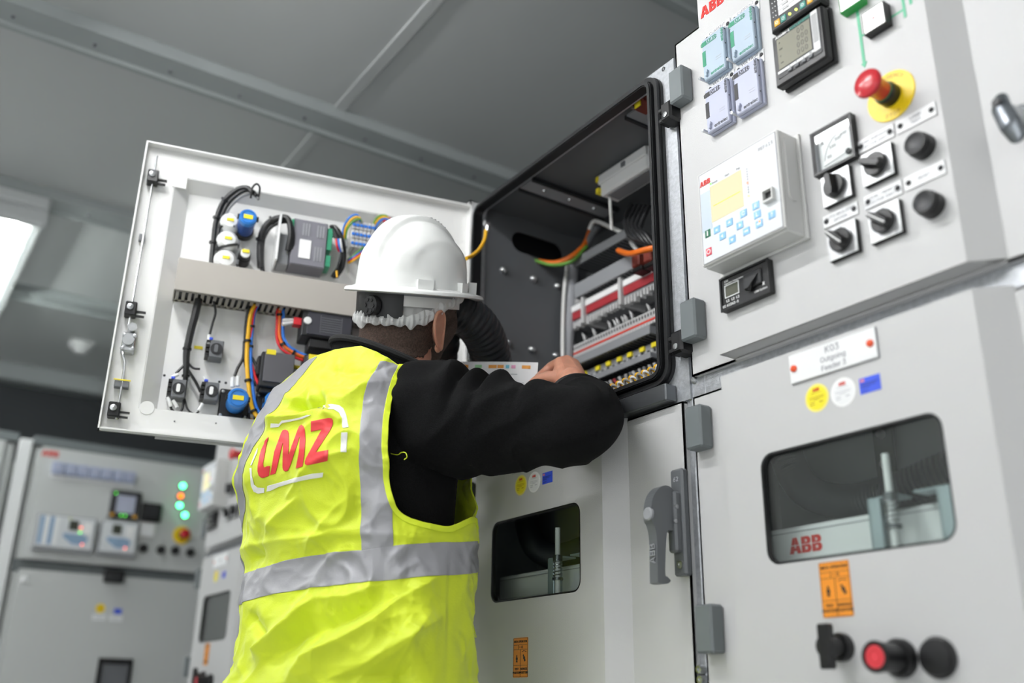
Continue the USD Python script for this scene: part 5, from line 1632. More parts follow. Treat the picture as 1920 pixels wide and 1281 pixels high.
t = fthing('sticker', 'blurred yellow sticker on the lower door of the far cabinet', 'sticker', -.180, 1.323)
part(t, 'field', plate(Point(0, 0).buffer(.017), -.0006, 0), 'sign_yellow', sm=False)
part(t, 'small_print', bx(-.010, .010, -.0010, -.0005, -.002, .002), 'print_amber')
t = fthing('sticker', 'blurred blue sticker on the lower door of the far cabinet', 'sticker', -.115, 1.316)
part(t, 'field', bx(-.014, .014, -.0006, 0, -.010, .010), 'sticker_blue', sm=False)
part(t, 'small_print', bx(-.010, .008, -.0010, -.0005, -.002, .000), 'sticker_blue_print')
for (y, n_) in ((-.180, 'left'), (-.120, 'right')):
    t = fthing('nameplate', f'blurred white card, {n_} of the two on the lower door of the far cabinet', 'sign', y, 1.290)
    part(t, 'plate', bx(-.024, .024, -.003, 0, -.011, .011), 'plate_white')
    part(t, 'lettering', bx(-.016, .016, -.0036, -.0029, -.002, .001), 'print_pale')
t = fthing('inspection_window', 'small dark framed window low on the far cabinet', 'window', -.095, 1.095)
part(t, 'frame', plate(sbox(-.062, -.055, .062, .050).difference(sbox(-.046, -.045, .048, .030)), -.008, 0), 'black_plastic')
part(t, 'pane', bx(-.046, .048, -.004, -.001, -.045, .030), 'grey_plastic')
t = fthing('blanking_plug', 'small pale round plug on the lower left of the far cabinet', 'plug', -.462, 1.408)
part(t, 'cap', lathe([(0, 0), (.012, 0), (.012, .006), (0, .008)]), 'plate_white')
part(t, 'rim', lathe([(.012, 0), (.0145, 0), (.0145, .002), (.012, .003), (.012, 0)]), 'relay_case')

# ================================================================== the worker
AZ = math.radians(105)
BF = np.array([math.cos(AZ), math.sin(AZ), 0])      # the way he faces
BR = np.array([math.sin(AZ), -math.cos(AZ), 0])     # his right
UZ = np.array([0, 0, 1.0])
RSH = att(818, 748, 1.60)
BASE = (RSH - .165 * BR) * [1, 1, 0]


def loc3(p):
    q = np.asarray(p, float) - BASE
    return np.array([q @ BR, q @ BF, q[2]])


def wld(r, f, z):
    r, f, z = np.broadcast_arrays(np.asarray(r, float), np.asarray(f, float), np.asarray(z, float))
    return BASE + r[..., None] * BR + f[..., None] * BF + z[..., None] * UZ


from scipy.interpolate import PchipInterpolator
#            z     aR    aL    b_back b_front r0   f0
SEC = np.array([
    (.780, .232, .212, .150, .150, .000, -.02),
    (.900, .234, .214, .150, .150, .000, -.02),
    (1.000, .229, .207, .144, .145, .000, -.015),
    (1.110, .220, .203, .143, .142, .000, -.010),
    (1.200, .213, .208, .147, .142, .000, -.005),
    (1.300, .208, .224, .172, .140, .004, .000),
    (1.370, .204, .240, .196, .135, .008, .006),
    (1.430, .190, .238, .194, .122, .012, .014),
    (1.480, .162, .216, .182, .108, .018, .020),
    (1.520, .138, .186, .164, .100, .026, .022),
    (1.548, .122, .160, .146, .095, .032, .020),
    (1.575, .112, .138, .128, .092, .034, .012),
    (1.610, .106, .120, .112, .090, .034, .000)])
SI = [PchipInterpolator(SEC[:, 0], SEC[:, k]) for k in range(1, 7)]


def torso(th, z, grow=0.0):
    """Local (r, f) of the clothed torso at the angle th (0 = his right, 90 degrees = front) and the height z."""
    aR, aL, bb, bf, r0, f0 = (s(z) for s in SI)
    c, s = np.cos(th), np.sin(th)
    w = 1 / (1 + np.exp(-c / .18))
    u = 1 / (1 + np.exp(-s / .18))
    e = .84
    return r0 + (aL + (aR - aL) * w + grow) * np.sign(c) * np.abs(c) ** e, f0 + (bb + (bf - bb) * u + grow) * np.sign(s) * np.abs(s) ** e


NU, NV = 440, 330
TH = np.linspace(0, 2 * np.pi, NU, endpoint=False)
ZV = np.linspace(.80, 1.608, NV)
tg, zg = np.meshgrid(TH, ZV)
rr_, ff_ = torso(tg, zg)
V0 = wld(rr_, ff_, zg)


def project(P):
    c = (np.asarray(P) - CAM) @ ROT.T
    return np.stack([960 + FPX * c[..., 0] / c[..., 2], 640.5 + FPX * c[..., 1] / c[..., 2]], -1), c[..., 2]


_, F0 = grid_mesh(V0, True)
N0 = vnormals(V0.reshape(-1, 3), F0)
if ((V0.reshape(-1, 3) - V0.mean((0, 1))) * N0).sum() < 0:
    F0 = F0[:, ::-1]
    N0 = -N0
N0 = N0.reshape(NV, NU, 3)
px0, _ = project(V0)
vis = ((V0 - CAM) * N0).sum(-1) < 0


def pick(points):
    """Nearest visible torso grid point for pixels of the photograph -> arc length and height."""
    out = []
    pv, tv, zv = px0[vis], tg[vis], zg[vis]
    for p in points:
        k = np.argmin(((pv - p) ** 2).sum(1))
        out.append((tv[k], zv[k]))
    return np.array(out)


AR = .17                                                # arc scale
UG = tg * AR
P3 = np.stack([UG, zg, 0 * zg], -1)


def ridged(sc, seed, squash=(1, 1), ang=0.0, warp=.0):
    c, s = math.cos(ang), math.sin(ang)
    x = (c * UG + s * zg) * sc * squash[0]
    y = (-s * UG + c * zg) * sc * squash[1]
    if warp:
        w = meshkit.noise(np.stack([UG * sc * .6, zg * sc * .6, 0 * zg + 5], -1), seed + 50) - .5
        x, y = x + warp * w, y - warp * w
    n = meshkit.noise(np.stack([x, y, 0 * zg + seed], -1), seed)
    return (1 - np.abs(2 * n - 1)) ** 1.25


disp = .0105 * (ridged(11, 3, (1, .55), .6, 1.2) - .5) + .0085 * (ridged(17, 5, (1, .7), -.5, 1.5) - .5) + .0042 * (ridged(34, 8, (1, .8), .9, 1.0) - .5) + .0012 * (ridged(70, 9) - .5)
disp += .012 * (meshkit.noise(np.stack([UG * 5, zg * 4, 0 * zg], -1), 21) - .5)
# the noise must close round the back seam: fade it out towards the front where the grid joins
fade = np.clip(np.minimum(tg, 2 * np.pi - tg) / .35, 0, 1)
disp *= fade


def crease(points, amp, width, power=.62):
    q = pick(points)
    line = LineString(np.stack([q[:, 0] * AR, q[:, 1]], 1))
    pts = np.stack([UG.ravel(), zg.ravel()], 1)
    seg = np.array(line.coords)
    d = np.full(len(pts), 9.0)
    tt = np.zeros(len(pts))
    L = np.r_[0, np.cumsum(np.linalg.norm(np.diff(seg, axis=0), axis=1))]
    for a, b, l0, l1 in zip(seg[:-1], seg[1:], L[:-1], L[1:]):
        ab = b - a
        t = np.clip(((pts - a) @ ab) / max(ab @ ab, 1e-9), 0, 1)
        dd = np.linalg.norm(pts - a - t[:, None] * ab, axis=1)
        m = dd < d
        d[m] = dd[m]
        tt[m] = (l0 + t[m] * (l1 - l0)) / L[-1]
    end = np.clip(np.minimum(tt, 1 - tt) * 5 + .25, 0, 1)
    return (1.5 * amp * end * np.exp(-np.abs(d / width) ** (2 * power))).reshape(UG.shape)


fold = lambda x, y: (430 + x / 3.649, 930 + y / 3.649)
logo = lambda x, y: (460 + x / 6.405, 740 + y / 6.405)
for pts, amp, wid in (
        ([fold(*p) for p in ((430, 1275), (570, 1095), (760, 1010), (1000, 850), (1120, 720), (1420, 560))], .017, .018),
        ([fold(*p) for p in ((230, 1150), (480, 960), (760, 850), (1060, 740), (1350, 590))], -.013, .020),
        ([fold(*p) for p in ((150, 1100), (260, 1000), (450, 850), (570, 690))], .012, .014),
        ([fold(*p) for p in ((140, 800), (200, 930), (260, 1000))], -.008, .012),
        ([fold(*p) for p in ((640, 1280), (900, 1180), (1150, 1010), (1450, 830))], .009, .022),
        ([fold(*p) for p in ((700, 1270), (950, 1230), (1250, 1230))], -.009, .016),
        ([fold(*p) for p in ((1200, 860), (1280, 940))], .005, .008),
        ([fold(*p) for p in ((560, 700), (800, 690), (1000, 610))], .006, .010),
        ([fold(*p) for p in ((200, 400), (250, 250), (340, 120), (470, 10))], .007, .009),
        ([fold(*p) for p in ((130, 430), (190, 410), (260, 230))], -.006, .009),
        ([fold(*p) for p in ((480, 410), (700, 100), (800, 20))], .004, .008),
        ([logo(*p) for p in ((560, 110), (700, 130), (860, 70), (960, 10))], -.020, .016),
        ([logo(*p) for p in ((300, 300), (560, 270), (760, 215), (930, 140))], .010, .010),
        ([logo(*p) for p in ((470, 40), (560, 60), (800, 50))], .007, .010),
        ([logo(*p) for p in ((900, 190), (1040, 250), (1180, 330))], .006, .007),
        ([logo(*p) for p in ((740, 860), (900, 770), (1250, 650))], .004, .007),
        ([logo(*p) for p in ((480, 1260), (740, 870))], .004, .006),
        ([(600, 730), (660, 735), (720, 720)], .006, .012),
        ([(610, 690), (690, 700), (720, 690)], -.005, .010),
        ([(760, 700 + 300), (800, 1010), (860, 1005)], .004, .010)):
    disp = disp + crease(pts, amp, wid)
disp *= 1 + .15 * np.clip((1.17 - zg) / .03, 0, 1)
# puckers along the waist tape
zt = 1.180 + .08 * np.cos(tg) * .2
disp += .0028 * np.exp(-((zg - zt) / .035) ** 2) * (2 * meshkit.noise(np.stack([UG * 55, zg * 6, 0 * zg], -1), 31) - 1) * fade
disp = np.where(zg > 1.5, disp * np.clip((1.575 - zg) / .075, .25, 1), disp)

VV = V0 + N0 * disp[..., None]
vv, fv = VV.reshape(-1, 3), F0
nv_ = vnormals(vv, fv)
rl_, fl_, zl_ = ((vv - BASE) @ BR), ((vv - BASE) @ BF), vv[:, 2]


def sfield(u):
    return np.asarray(u).ravel()


# arm holes, neck hole and tapes: outlines on the cloth, in (arc length, height)
import shapely
ARC = np.where(tg > 1.5 * np.pi, tg - 2 * np.pi, tg).ravel()      # the right flank lies round 0
PTS_R = np.stack([ARC * AR, zg.ravel()], 1)
PTS_L = np.stack([tg.ravel() * AR, zg.ravel()], 1)


def outline(points, right=True):
    q = pick(points)
    t = np.where(q[:, 0] > 1.5 * np.pi, q[:, 0] - 2 * np.pi, q[:, 0]) if right else q[:, 0]
    return np.stack([t * AR, q[:, 1]], 1)


def outside(poly, pts):
    """Signed distance to an outline, positive outside."""
    shapely.prepare(poly)
    g = shapely.points(pts)
    d = shapely.distance(poly.exterior, g)
    return np.where(shapely.contains(poly, g), -d, d)


ah = outline([(756, 690), (744, 716), (735, 752), (730, 790), (727.5, 835), (728, 870), (732, 905), (741, 943), (759, 965), (786, 976.5), (814, 983), (838, 987), (857, 982), (884, 968)])
front = np.array([(.62 * AR, 1.275), (.95 * AR, 1.33), (1.05 * AR, 1.41), (1.05 * AR, 1.50), (.8 * AR, 1.565)])
armR_poly = Polygon(smooth_path(np.vstack([ah, front]), 4)).buffer(0)
sR = outside(armR_poly, PTS_R)
aL_ = np.array([(-.62, 1.285), (-.95, 1.34), (-1.05, 1.42), (-1.0, 1.52), (-.55, 1.56), (.55, 1.56), (.80, 1.50), (.92, 1.42), (.85, 1.33), (.55, 1.275), (0, 1.255)])
armL_poly = Polygon(smooth_path(np.vstack([aL_ * [AR, 1] + [np.pi * AR, 0], aL_[:1] * [AR, 1] + [np.pi * AR, 0]]), 4)).buffer(0)
sL = outside(armL_poly, PTS_L)
nl = outline([(597, 664), (625, 655), (660, 650), (677, 648), (707, 659), (747, 682)], False)
o_ = np.argsort(nl[:, 0])
nz0 = np.interp(tg.ravel() * AR, nl[o_, 0], nl[o_, 1], left=nl[o_[0], 1], right=nl[o_[-1], 1])
nz0 = np.where((tg.ravel() < np.pi * .95), 1.50, nz0)
sN = nz0 - zl_
hole = np.minimum(np.minimum(sR, sL), sN)
wt = outline([(461, 1075), (500, 1059), (540, 1047), (575, 1040), (675, 1031), (740, 1024), (800, 1018), (885, 1016)])
wb = outline([(464, 1129), (500, 1117), (540, 1109), (575, 1104), (675, 1093), (740, 1086), (820, 1079), (885, 1074)])
ARB = np.where(tg < .5 * np.pi, tg + 2 * np.pi, tg).ravel() * AR
ext = lambda q: (np.where(q[:, 0] < .5 * np.pi * AR, q[:, 0] + 2 * np.pi * AR, q[:, 0]), q[:, 1])


def band(q):
    t, zq = ext(q)
    o = np.argsort(t)
    return np.interp(ARB, t[o], zq[o])


zT, zB = band(wt), band(wb)
sW = np.minimum(zT - zl_, zl_ - zB)
zw = (zT + zB) / 2
tp_l = outline([(712, 680), (700, 702), (690, 722), (682, 747), (676, 790), (674, 840), (673, 890), (674, 960), (675, 1045)])
tp_r = outline([(738, 1045), (737, 990), (735, 950), (724, 900), (719, 865), (718.5, 835), (722, 790), (727, 752), (737, 715), (752, 682)])
sBR = -outside(Polygon(np.vstack([tp_l, tp_r])).buffer(0), PTS_R)
tl = outline([(497, 812), (469, 855), (461, 900), (457, 950), (457, 1000), (459, 1075)], False)
tl_top = tl[0] + [0, .25]
tl = np.vstack([tl_top, tl])
sBL = -outside(Polygon(np.vstack([tl, tl[::-1] - [.052, 0]])).buffer(0), PTS_L)


def sub(s, off, th, extra=None):
    """The piece of the vest where the field s is positive, lifted off the cloth and given thickness."""
    V, Fc = clip(vv + nv_ * off, fv, s)
    return thicken(V, Fc, th)


man = thing('person', 'worker in a lime safety vest and black fleece reaching into the open compartment', 'person', BASE)
mat('vest_lime', (.66, .78, .014), .55, bump=(420, .0003), sheen_weight=.25)
mat('vest_edge', (.74, .88, .03), .5)
mat('tape_grey', '#a2a2a6', .5, .25, bump=(300, .0002))
mat('print_logo_red', '#e23a3f', .5)
mat('print_logo_white', '#f2f2ee', .45)
mat('fleece', (.0058, .0059, .0064), .95, bump=(900, .0014), sheen_weight=.02, sheen_roughness=.5, specular_ior_level=.12, vary=.3, vscale=500)
mat('fleece_edge', (.007, .007, .0075), .8, bump=(500, .0006))
mat('skin', '#c98f77', .5, subsurface_weight=.15, subsurface_scale=.004, vary=.06, vscale=60)
mat('hair', '#55443b', .8, bump=(900, .002), vary=.3, vscale=300)
mat('trousers', '#2a2d33', .85, bump=(600, .0006))
mat('boots', '#1c1b1a', .6)
mat('helmet_white', '#f3f4f2', .30, coat_weight=.25)
mat('strap_black', '#1b1c1e', .5)

vest = part(man, 'vest', sub(hole, .0, .0015), 'vest_lime', 'sleeveless lime yellow safety vest', sm=True, world=True)
part(vest, 'reflective_tape', sub(np.minimum(hole, sW), .0012, .0008), 'tape_grey', 'grey tape round the waist', sm=True, world=True)
for fB in (sBR, sBL):
    part(vest, 'reflective_tape', sub(np.minimum.reduce([hole - .004, fB, -sW]), .0011, .0008), 'tape_grey', 'grey tape over the shoulder', sm=True, world=True)
part(vest, 'edge_binding', sub(np.minimum(hole, .0090 - np.where(ARC * ARC < 4, sR, 9)), .0016, .0016), 'vest_edge', 'bright binding round the right arm hole', sm=True, world=True)
part(vest, 'edge_binding', sub(np.minimum(hole, .0090 - sL), .0016, .0016), 'vest_edge', sm=True, world=True)

# printing on the back: outlines laid onto the cloth
pxv, _ = project(vv)
okv = (((vv - CAM) * nv_).sum(1) < -.02) & (pxv[:, 0] > 430) & (pxv[:, 0] < 700) & (pxv[:, 1] > 700) & (pxv[:, 1] < 980)
lay = LinearNDInterpolator(pxv[okv], np.hstack([vv[okv], nv_[okv]]))


def laid(poly, off=.0011):
    """A flat print: triangulates an outline finely and drapes it on the vest's back."""
    poly = poly.buffer(0)
    g = 2.2
    x0, y0, x1, y1 = poly.bounds
    tv, tf = [], []
    for i in np.arange(math.floor(x0 / g), math.ceil(x1 / g)):
        for j in np.arange(math.floor(y0 / g), math.ceil(y1 / g)):
            c = poly.intersection(sbox(i * g, j * g, (i + 1) * g, (j + 1) * g))
            for q in getattr(c, 'geoms', [c]):
                if q.area < 1e-4 or q.geom_type != 'Polygon':
                    continue
                pts = np.array(q.exterior.coords)[:-1]
                if q.exterior.is_ccw:
                    pts = pts[::-1]
                b = len(tv)
                tv.extend(pts)
                tf.extend((b, b + k, b + k + 1) for k in range(1, len(pts) - 1))
    H = lay(np.array(tv))
    H = H.reshape(-1, 6)
    tf = np.array(tf)
    good = ~np.isnan(H).any(1)
    tf = tf[good[tf].all(1)]
    n = H[:, 3:] / np.maximum(np.linalg.norm(H[:, 3:], axis=1, keepdims=True), 1e-9)
    V = H[:, :3] + n * off
    used, inv = np.unique(tf, return_inverse=True)
    m = trimesh.Trimesh(V[used], inv.reshape(-1, 3), process=False)
    m.merge_vertices(digits_vertex=6)
    fn = np.cross(m.vertices[m.faces[:, 1]] - m.vertices[m.faces[:, 0]], m.vertices[m.faces[:, 2]] - m.vertices[m.faces[:, 0]])
    if ((m.vertices[m.faces[:, 0]] - CAM) * fn).sum() > 0:
        m.faces = m.faces[:, ::-1]
    return thicken(np.array(m.vertices), np.array(m.faces), .0005)


def lpoly(pts, soft=.6):
    return Polygon([logo(*p) for p in pts]).buffer(-soft).buffer(soft * 2).buffer(-soft)


LT = {
    'letter_l': [(288, 500), (275, 515), (240, 555), (228, 600), (195, 665), (175, 740), (155, 850), (152, 920), (165, 970), (195, 998), (225, 998), (288, 975), (300, 858), (265, 860), (235, 875), (220, 862), (218, 820), (230, 760), (262, 590)],
    'letter_m': [(302, 968), (365, 948), (388, 865), (430, 680), (455, 580), (464, 540), (457, 640), (452, 870), (460, 905), (485, 925), (515, 915), (545, 850), (640, 560), (655, 500), (661, 490), (655, 560), (648, 680), (612, 888), (690, 865), (712, 720), (725, 560), (718, 430), (705, 385), (680, 362), (655, 378), (635, 420), (560, 620), (522, 740), (527, 600), (525, 470), (515, 440), (485, 420), (455, 430), (435, 460), (385, 600), (352, 690), (325, 850)],
    'letter_z': [(790, 325), (1000, 280), (1035, 283), (1055, 310), (1055, 355), (1030, 420), (850, 695), (998, 668), (988, 795), (745, 848), (720, 835), (718, 805), (735, 760), (920, 420), (788, 448)]}
for k_, pts in LT.items():
    part(vest, k_, laid(lpoly(pts)), 'print_logo_red', 'large red printed letter', sm=True, world=True)
for pts in ([(305, 400), (310, 345), (410, 350), (440, 310), (560, 295), (660, 275), (760, 240), (895, 150), (905, 165), (830, 222), (790, 248), (690, 292), (560, 320), (440, 345), (405, 390)],
            [(930, 180), (935, 130), (1040, 115), (1130, 130), (1180, 170), (1215, 260), (1240, 395), (1170, 405), (1160, 290), (1125, 220), (1060, 180)],
            [(1155, 455), (1228, 455), (1215, 690), (1145, 690)],
            [(260, 1165), (270, 1095), (400, 1060), (640, 990), (800, 950), (940, 935), (930, 990), (800, 1010), (640, 1040), (400, 1110), (300, 1160)],
            [(55, 885), (80, 880), (85, 980), (110, 1080), (150, 1115), (235, 1120), (230, 1180), (160, 1190), (105, 1165), (70, 1090), (65, 980)],
            [(155, 635), (125, 700), (65, 850), (80, 850), (115, 770), (150, 690)]):
    part(vest, 'white_stroke', laid(lpoly(pts, .3)), 'print_logo_white', 'white printed stroke round the letters', sm=True, world=True)
# pocket flap at the side and the loose thread at the arm hole
fr_, ff2 = torso(np.array([1.02]), np.array([1.13]))
c0 = wld(fr_[0], ff2[0], 1.13)
n0 = (c0 - (BASE + [0, 0, 1.13])) * [1, 1, 0]
n0 /= np.linalg.norm(n0)
t0 = np.cross(UZ, n0)
fl = []
for a_, z_, o_ in ((-.035, 1.172, .004), (.035, 1.172, .004), (.035, 1.118, .020), (.012, 1.104, .024), (-.028, 1.108, .022)):
    fl.append(c0 + t0 * a_ + n0 * o_ + UZ * (z_ - 1.13))
fl = np.array(fl)
part(vest, 'pocket_flap', thicken(fl, np.array([[0, 1, 2], [0, 2, 3], [0, 3, 4]]), .003), 'vest_lime', sm=False, world=True)
sv_ = [att(729, 850, 1.512), att(745, 853, 1.492), att(752, 849, 1.484), att(760, 849, 1.476), att(763, 857, 1.472), att(758, 862, 1.476)]
part(vest, 'loose_thread', tube(sv_, .0007, 5), 'vest_edge', world=True)

# ---- fleece: torso, sleeves and collar in one piece
nu, nz = 200, 150
t2, z2 = np.meshgrid(np.linspace(0, 2 * np.pi, nu, endpoint=False), np.linspace(.80, 1.525, nz))
r2, f2 = torso(t2, z2, -.034)
TV = wld(r2, f2, z2)
v_, f_2 = grid_mesh(TV, True)
f_2 = f_2 if ((v_ - v_.mean(0)) * vnormals(v_, f_2)).sum() > 0 else f_2[:, ::-1]


def capped(v, f, n):
    """Closes the first and last ring of a grid tube with fans."""
    m = len(v) // n
    v = np.vstack([v, v[:n].mean(0), v[-n:].mean(0)])
    i = np.arange(n)
    j = (i + 1) % n
    a = np.stack([j, i, np.full(n, m * n)], 1)
    b = np.stack([(m - 1) * n + i, (m - 1) * n + j, np.full(n, m * n + 1)], 1)
    M1 = trimesh.Trimesh(v, np.vstack([f, a, b]), process=False)
    if not M1.is_winding_consistent or M1.volume < 0:
        M1 = trimesh.Trimesh(v, np.vstack([f, a[:, ::-1], b[:, ::-1]]), process=False)
    if M1.volume < 0:
        M1.invert()
    return M1


core = capped(v_, f_2, nu)


def sleeve(pts, rad, seed, amp=1.0, n=120, steps=260, extra=()):
    """A loose cloth tube through joints, with ring folds that wander round it."""
    P = smooth_path(pts, 40)
    L = np.r_[0, np.cumsum(np.linalg.norm(np.diff(P, axis=0), axis=1))]
    s = np.linspace(0, L[-1], steps)
    P = np.stack([np.interp(s, L, P[:, k]) for k in range(3)], 1)
    R = PchipInterpolator(np.linspace(0, 1, len(rad)), rad)(s / L[-1])
    t, A, B = frames(P)
    th = np.arange(n) * 2 * np.pi / n
    D = np.cos(th)[None, :, None] * A[:, None] + np.sin(th)[None, :, None] * B[:, None]
    S, T = np.broadcast_to(s[:, None], (steps, n)), np.broadcast_to(th[None], (steps, n))
    q = np.stack([S * 26 + 1.3 * np.cos(T + seed), 1.1 * np.cos(T), 1.1 * np.sin(T)], -1)
    n1 = meshkit.noise(q + seed, seed)
    n2 = meshkit.noise(np.stack([S * 11, 1.6 * np.cos(T), 1.6 * np.sin(T)], -1) + 3 * seed, seed + 1)
    d = amp * (.010 * (1 - np.abs(2 * n1 - 1) - .5) + .012 * (n2 - .5))
    for (pp, aa, ww) in extra:
        i = int(np.argmin(((P - pp) ** 2).sum(1)))
        dirv = pp - P[i]
        dirv /= np.linalg.norm(dirv) + 1e-9
        d = d + aa * np.exp(-((S - s[i]) / ww) ** 2) * np.clip((D * dirv).sum(-1), 0, 1) ** 1.5
    e = np.clip(np.minimum(S, L[-1] - S) / .03, 0, 1)
    V = P[:, None] + D * (R[:, None] + d * e)[..., None]
    vq, fq = grid_mesh(V, True)
    return capped(vq, fq, n)


ELB, WRI = att(1079, 797, 1.52), att(1081, 752, 1.665)
root = wld(.055, .0, 1.435)
bumps = [(att(790, 690, 1.60), .006, .014), (att(858, 684, 1.585), .012, .014), (att(878, 700, 1.58), -.010, .008), (att(897, 692, 1.575), .008, .010), (att(913, 706, 1.57), -.012, .008), (att(940, 708, 1.565), .010, .016), (att(993, 728, 1.555), -.012, .010), (att(1020, 722, 1.55), .005, .014)]
armR = sleeve([root, att(800, 788, 1.605), att(880, 794, 1.575), att(980, 796, 1.545), att(1079, 797, 1.52), att(1098, 775, 1.59), WRI], [.088, .092, .091, .087, .078, .070, .063, .0590, .056, .052, .0480], 11, 1.15, extra=bumps)
LSH = wld(-.165, .0, 1.41)
LEL, LWR = wld(-.215, .16, 1.25), att(800, 735, 1.93)
armL = sleeve([wld(-.07, .03, 1.42), LSH, (LSH + LEL) / 2 + wld(-.02, 0, 0) - BASE, LEL, (LEL + LWR) / 2, LWR], [.09, .085, .075, .068, .060, .052, .045], 17, .7, steps=160)
fle = mf(core) + mf(armR) + mf(armL)
fle = tm(fle)
fle = part(man, 'fleece', fle, 'fleece', 'black fleece pullover with long sleeves', sm=True, world=True)
# cuff of the right sleeve
dirc = (att(1076, 718, 1.73) - att(1092, 770, 1.61))
dirc /= np.linalg.norm(dirc)
a_ = np.cross(dirc, UZ)
a_ /= np.linalg.norm(a_)
b_ = np.cross(dirc, a_)
ringp = lambda o, r: np.array([WRI + dirc * o + r * (math.cos(x) * a_ + math.sin(x) * b_) for x in np.linspace(0, 2 * np.pi, 41)])
part(fle, 'cuff', cat(tube(ringp(.000, .0465), .0045, 8, smooth=False), tube(ringp(-.010, .0475), .005, 8, smooth=False)), 'fleece_edge', world=True)
# stand up collar
nc = 160
thc = np.linspace(0, 2 * np.pi, nc, endpoint=False)
prof_c = [(0.0, .012), (.25, .014), (.5, .011), (.75, .008), (1.0, .0075)]
rings = []
for k, hgt in enumerate(np.linspace(0, 1, 12)):
    cr = np.array([.034, .004]) * (1 - hgt) + np.array([.036, -.004]) * hgt
    ra, rb = .104 - .006 * hgt, .096 - .006 * hgt
    wv = .004 * np.sin(3 * thc + 1.0) * hgt
    zz = 1.510 + .050 * hgt - (.022 * np.sin(thc) + .028 * np.cos(thc)) * (.4 + .6 * hgt)
    rings.append(wld(cr[0] + (ra + wv) * np.cos(thc), cr[1] + (rb + wv) * np.sin(thc), zz))
Vc = np.array(rings)
vq, fq = grid_mesh(Vc, True)
if ((vq - vq.mean(0)) * vnormals(vq, fq)).sum() < 0:
    fq = fq[:, ::-1]
part(fle, 'collar', thicken(vq, fq, .011), 'fleece', 'black stand up collar', sm=60, world=True)
rim = np.vstack([Vc[-1], Vc[-1][:1]])
part(fle, 'collar_edge', tube(rim, .0062, 8, smooth=False), 'fleece_edge', world=True)

# ---- head
HC = att(768, 588, 1.76)
HN = .29 * BR - .25 * BF + .92 * UZ
HN /= np.linalg.norm(HN)
HAZ = math.radians(106)
hf0 = np.array([math.cos(HAZ), math.sin(HAZ), 0])
HF = hf0 - HN * (hf0 @ HN)
HF /= np.linalg.norm(HF)
HR = np.cross(HF, HN)
ico = trimesh.creation.icosphere(5)
dv = ico.vertices
x, y, z = dv[:, 0], dv[:, 1], dv[:, 2]
sm_ = lambda t: np.clip(t, 0, 1) ** 2 * (3 - 2 * np.clip(t, 0, 1))
hx, hy, hz = .0725 * x, .0895 * y, .112 * z
low = sm_((-z - .05) / .8)
hx = hx * (1 - .20 * low)
hy = np.where(y < 0, hy * (1 - .25 * low), hy * (1 + .02 * low))
g_ = lambda cx, cy, cz_, w: np.exp(-((x - cx) ** 2 + (y - cy) ** 2 + (z - cz_) ** 2) / w ** 2)
push = .022 * g_(0, .98, -.16, .13) + .012 * g_(0, .99, -.02, .10) + .008 * g_(0, .94, .20, .20) + .007 * g_(.25, .93, .18, .14) + .007 * g_(-.25, .93, .18, .14)
push += -.010 * g_(.30, .94, .03, .13) - .010 * g_(-.30, .94, .03, .13) + .004 * g_(.30, .94, .03, .06) + .004 * g_(-.30, .94, .03, .06)
push += .006 * g_(.52, .80, -.20, .22) + .006 * g_(-.52, .80, -.20, .22) + .006 * g_(0, .90, -.44, .14) - .004 * g_(0, .92, -.38, .05) + .012 * g_(0, .80, -.72, .22) + .004 * g_(0, -.95, -.15, .4)
HP = np.stack([hx, hy, hz], 1) + dv * push[:, None]
to_w = lambda q: HC + q[:, :1] * HR + q[:, 1:2] * HF + q[:, 2:3] * HN
head = trimesh.Trimesh(to_w(HP), ico.faces, process=False)
if head.volume < 0:
    head.invert()


def ear(side):
    o = np.array([side * .0710, .004, -.026])
    ms = []
    out = np.array([(0, .034), (.014, .030), (.020, .014), (.018, -.004), (.010, -.020), (.000, -.032), (-.008, -.030), (-.010, -.012), (-.012, .010), (-.010, .026)])
    rim_ = []
    for u, w in out:
        lift = .010 + .34 * max(0, u + .012)
        rim_.append(o + np.array([side * lift, -u - .004, w]))
    rim_ = np.array(rim_)
    P = smooth_path(np.vstack([rim_, rim_[:1]]), 5)
    ms.append(mf(tube(to_w(P),   .0030, 8, smooth=False)))
    base = np.array([o + np.array([side * -.004, -u * .55 + .002, w * .8]) for u, w in out])
    ms.append(m3.Manifold.hull_points(to_w(np.vstack([base, rim_ + np.array([side * .0005, 0, 0])]))))
    lobe = trimesh.creation.icosphere(2, 1.0).vertices * [.005, .007, .009] + o + [side * .011, -.004, -.030]
    ms.append(m3.Manifold.hull_points(to_w(lobe)))
    m = ms[0]
    for q in ms[1:]:
        m = m + q
    return m


def ball(c, r, n=2):
    return trimesh.creation.icosphere(n, r).vertices + np.asarray(c)


def bone(a, ra, b, rb, n=2):
    return m3.Manifold.hull_points(np.vstack([ball(a, ra, n), ball(b, rb, n)]))


def chain(pts, rad, n=2):
    m = bone(pts[0], rad[0], pts[1], rad[1], n)
    for i in range(1, len(pts) - 1):
        m = m + bone(pts[i], rad[i], pts[i + 1], rad[i + 1], n)
    return m


def soften(man_, edge, it=8):
    m = tm(man_.refine_to_length(edge))
    m.merge_vertices()
    trimesh.smoothing.filter_taubin(m, lamb=.5, nu=.53, iterations=it)
    return mf(m)


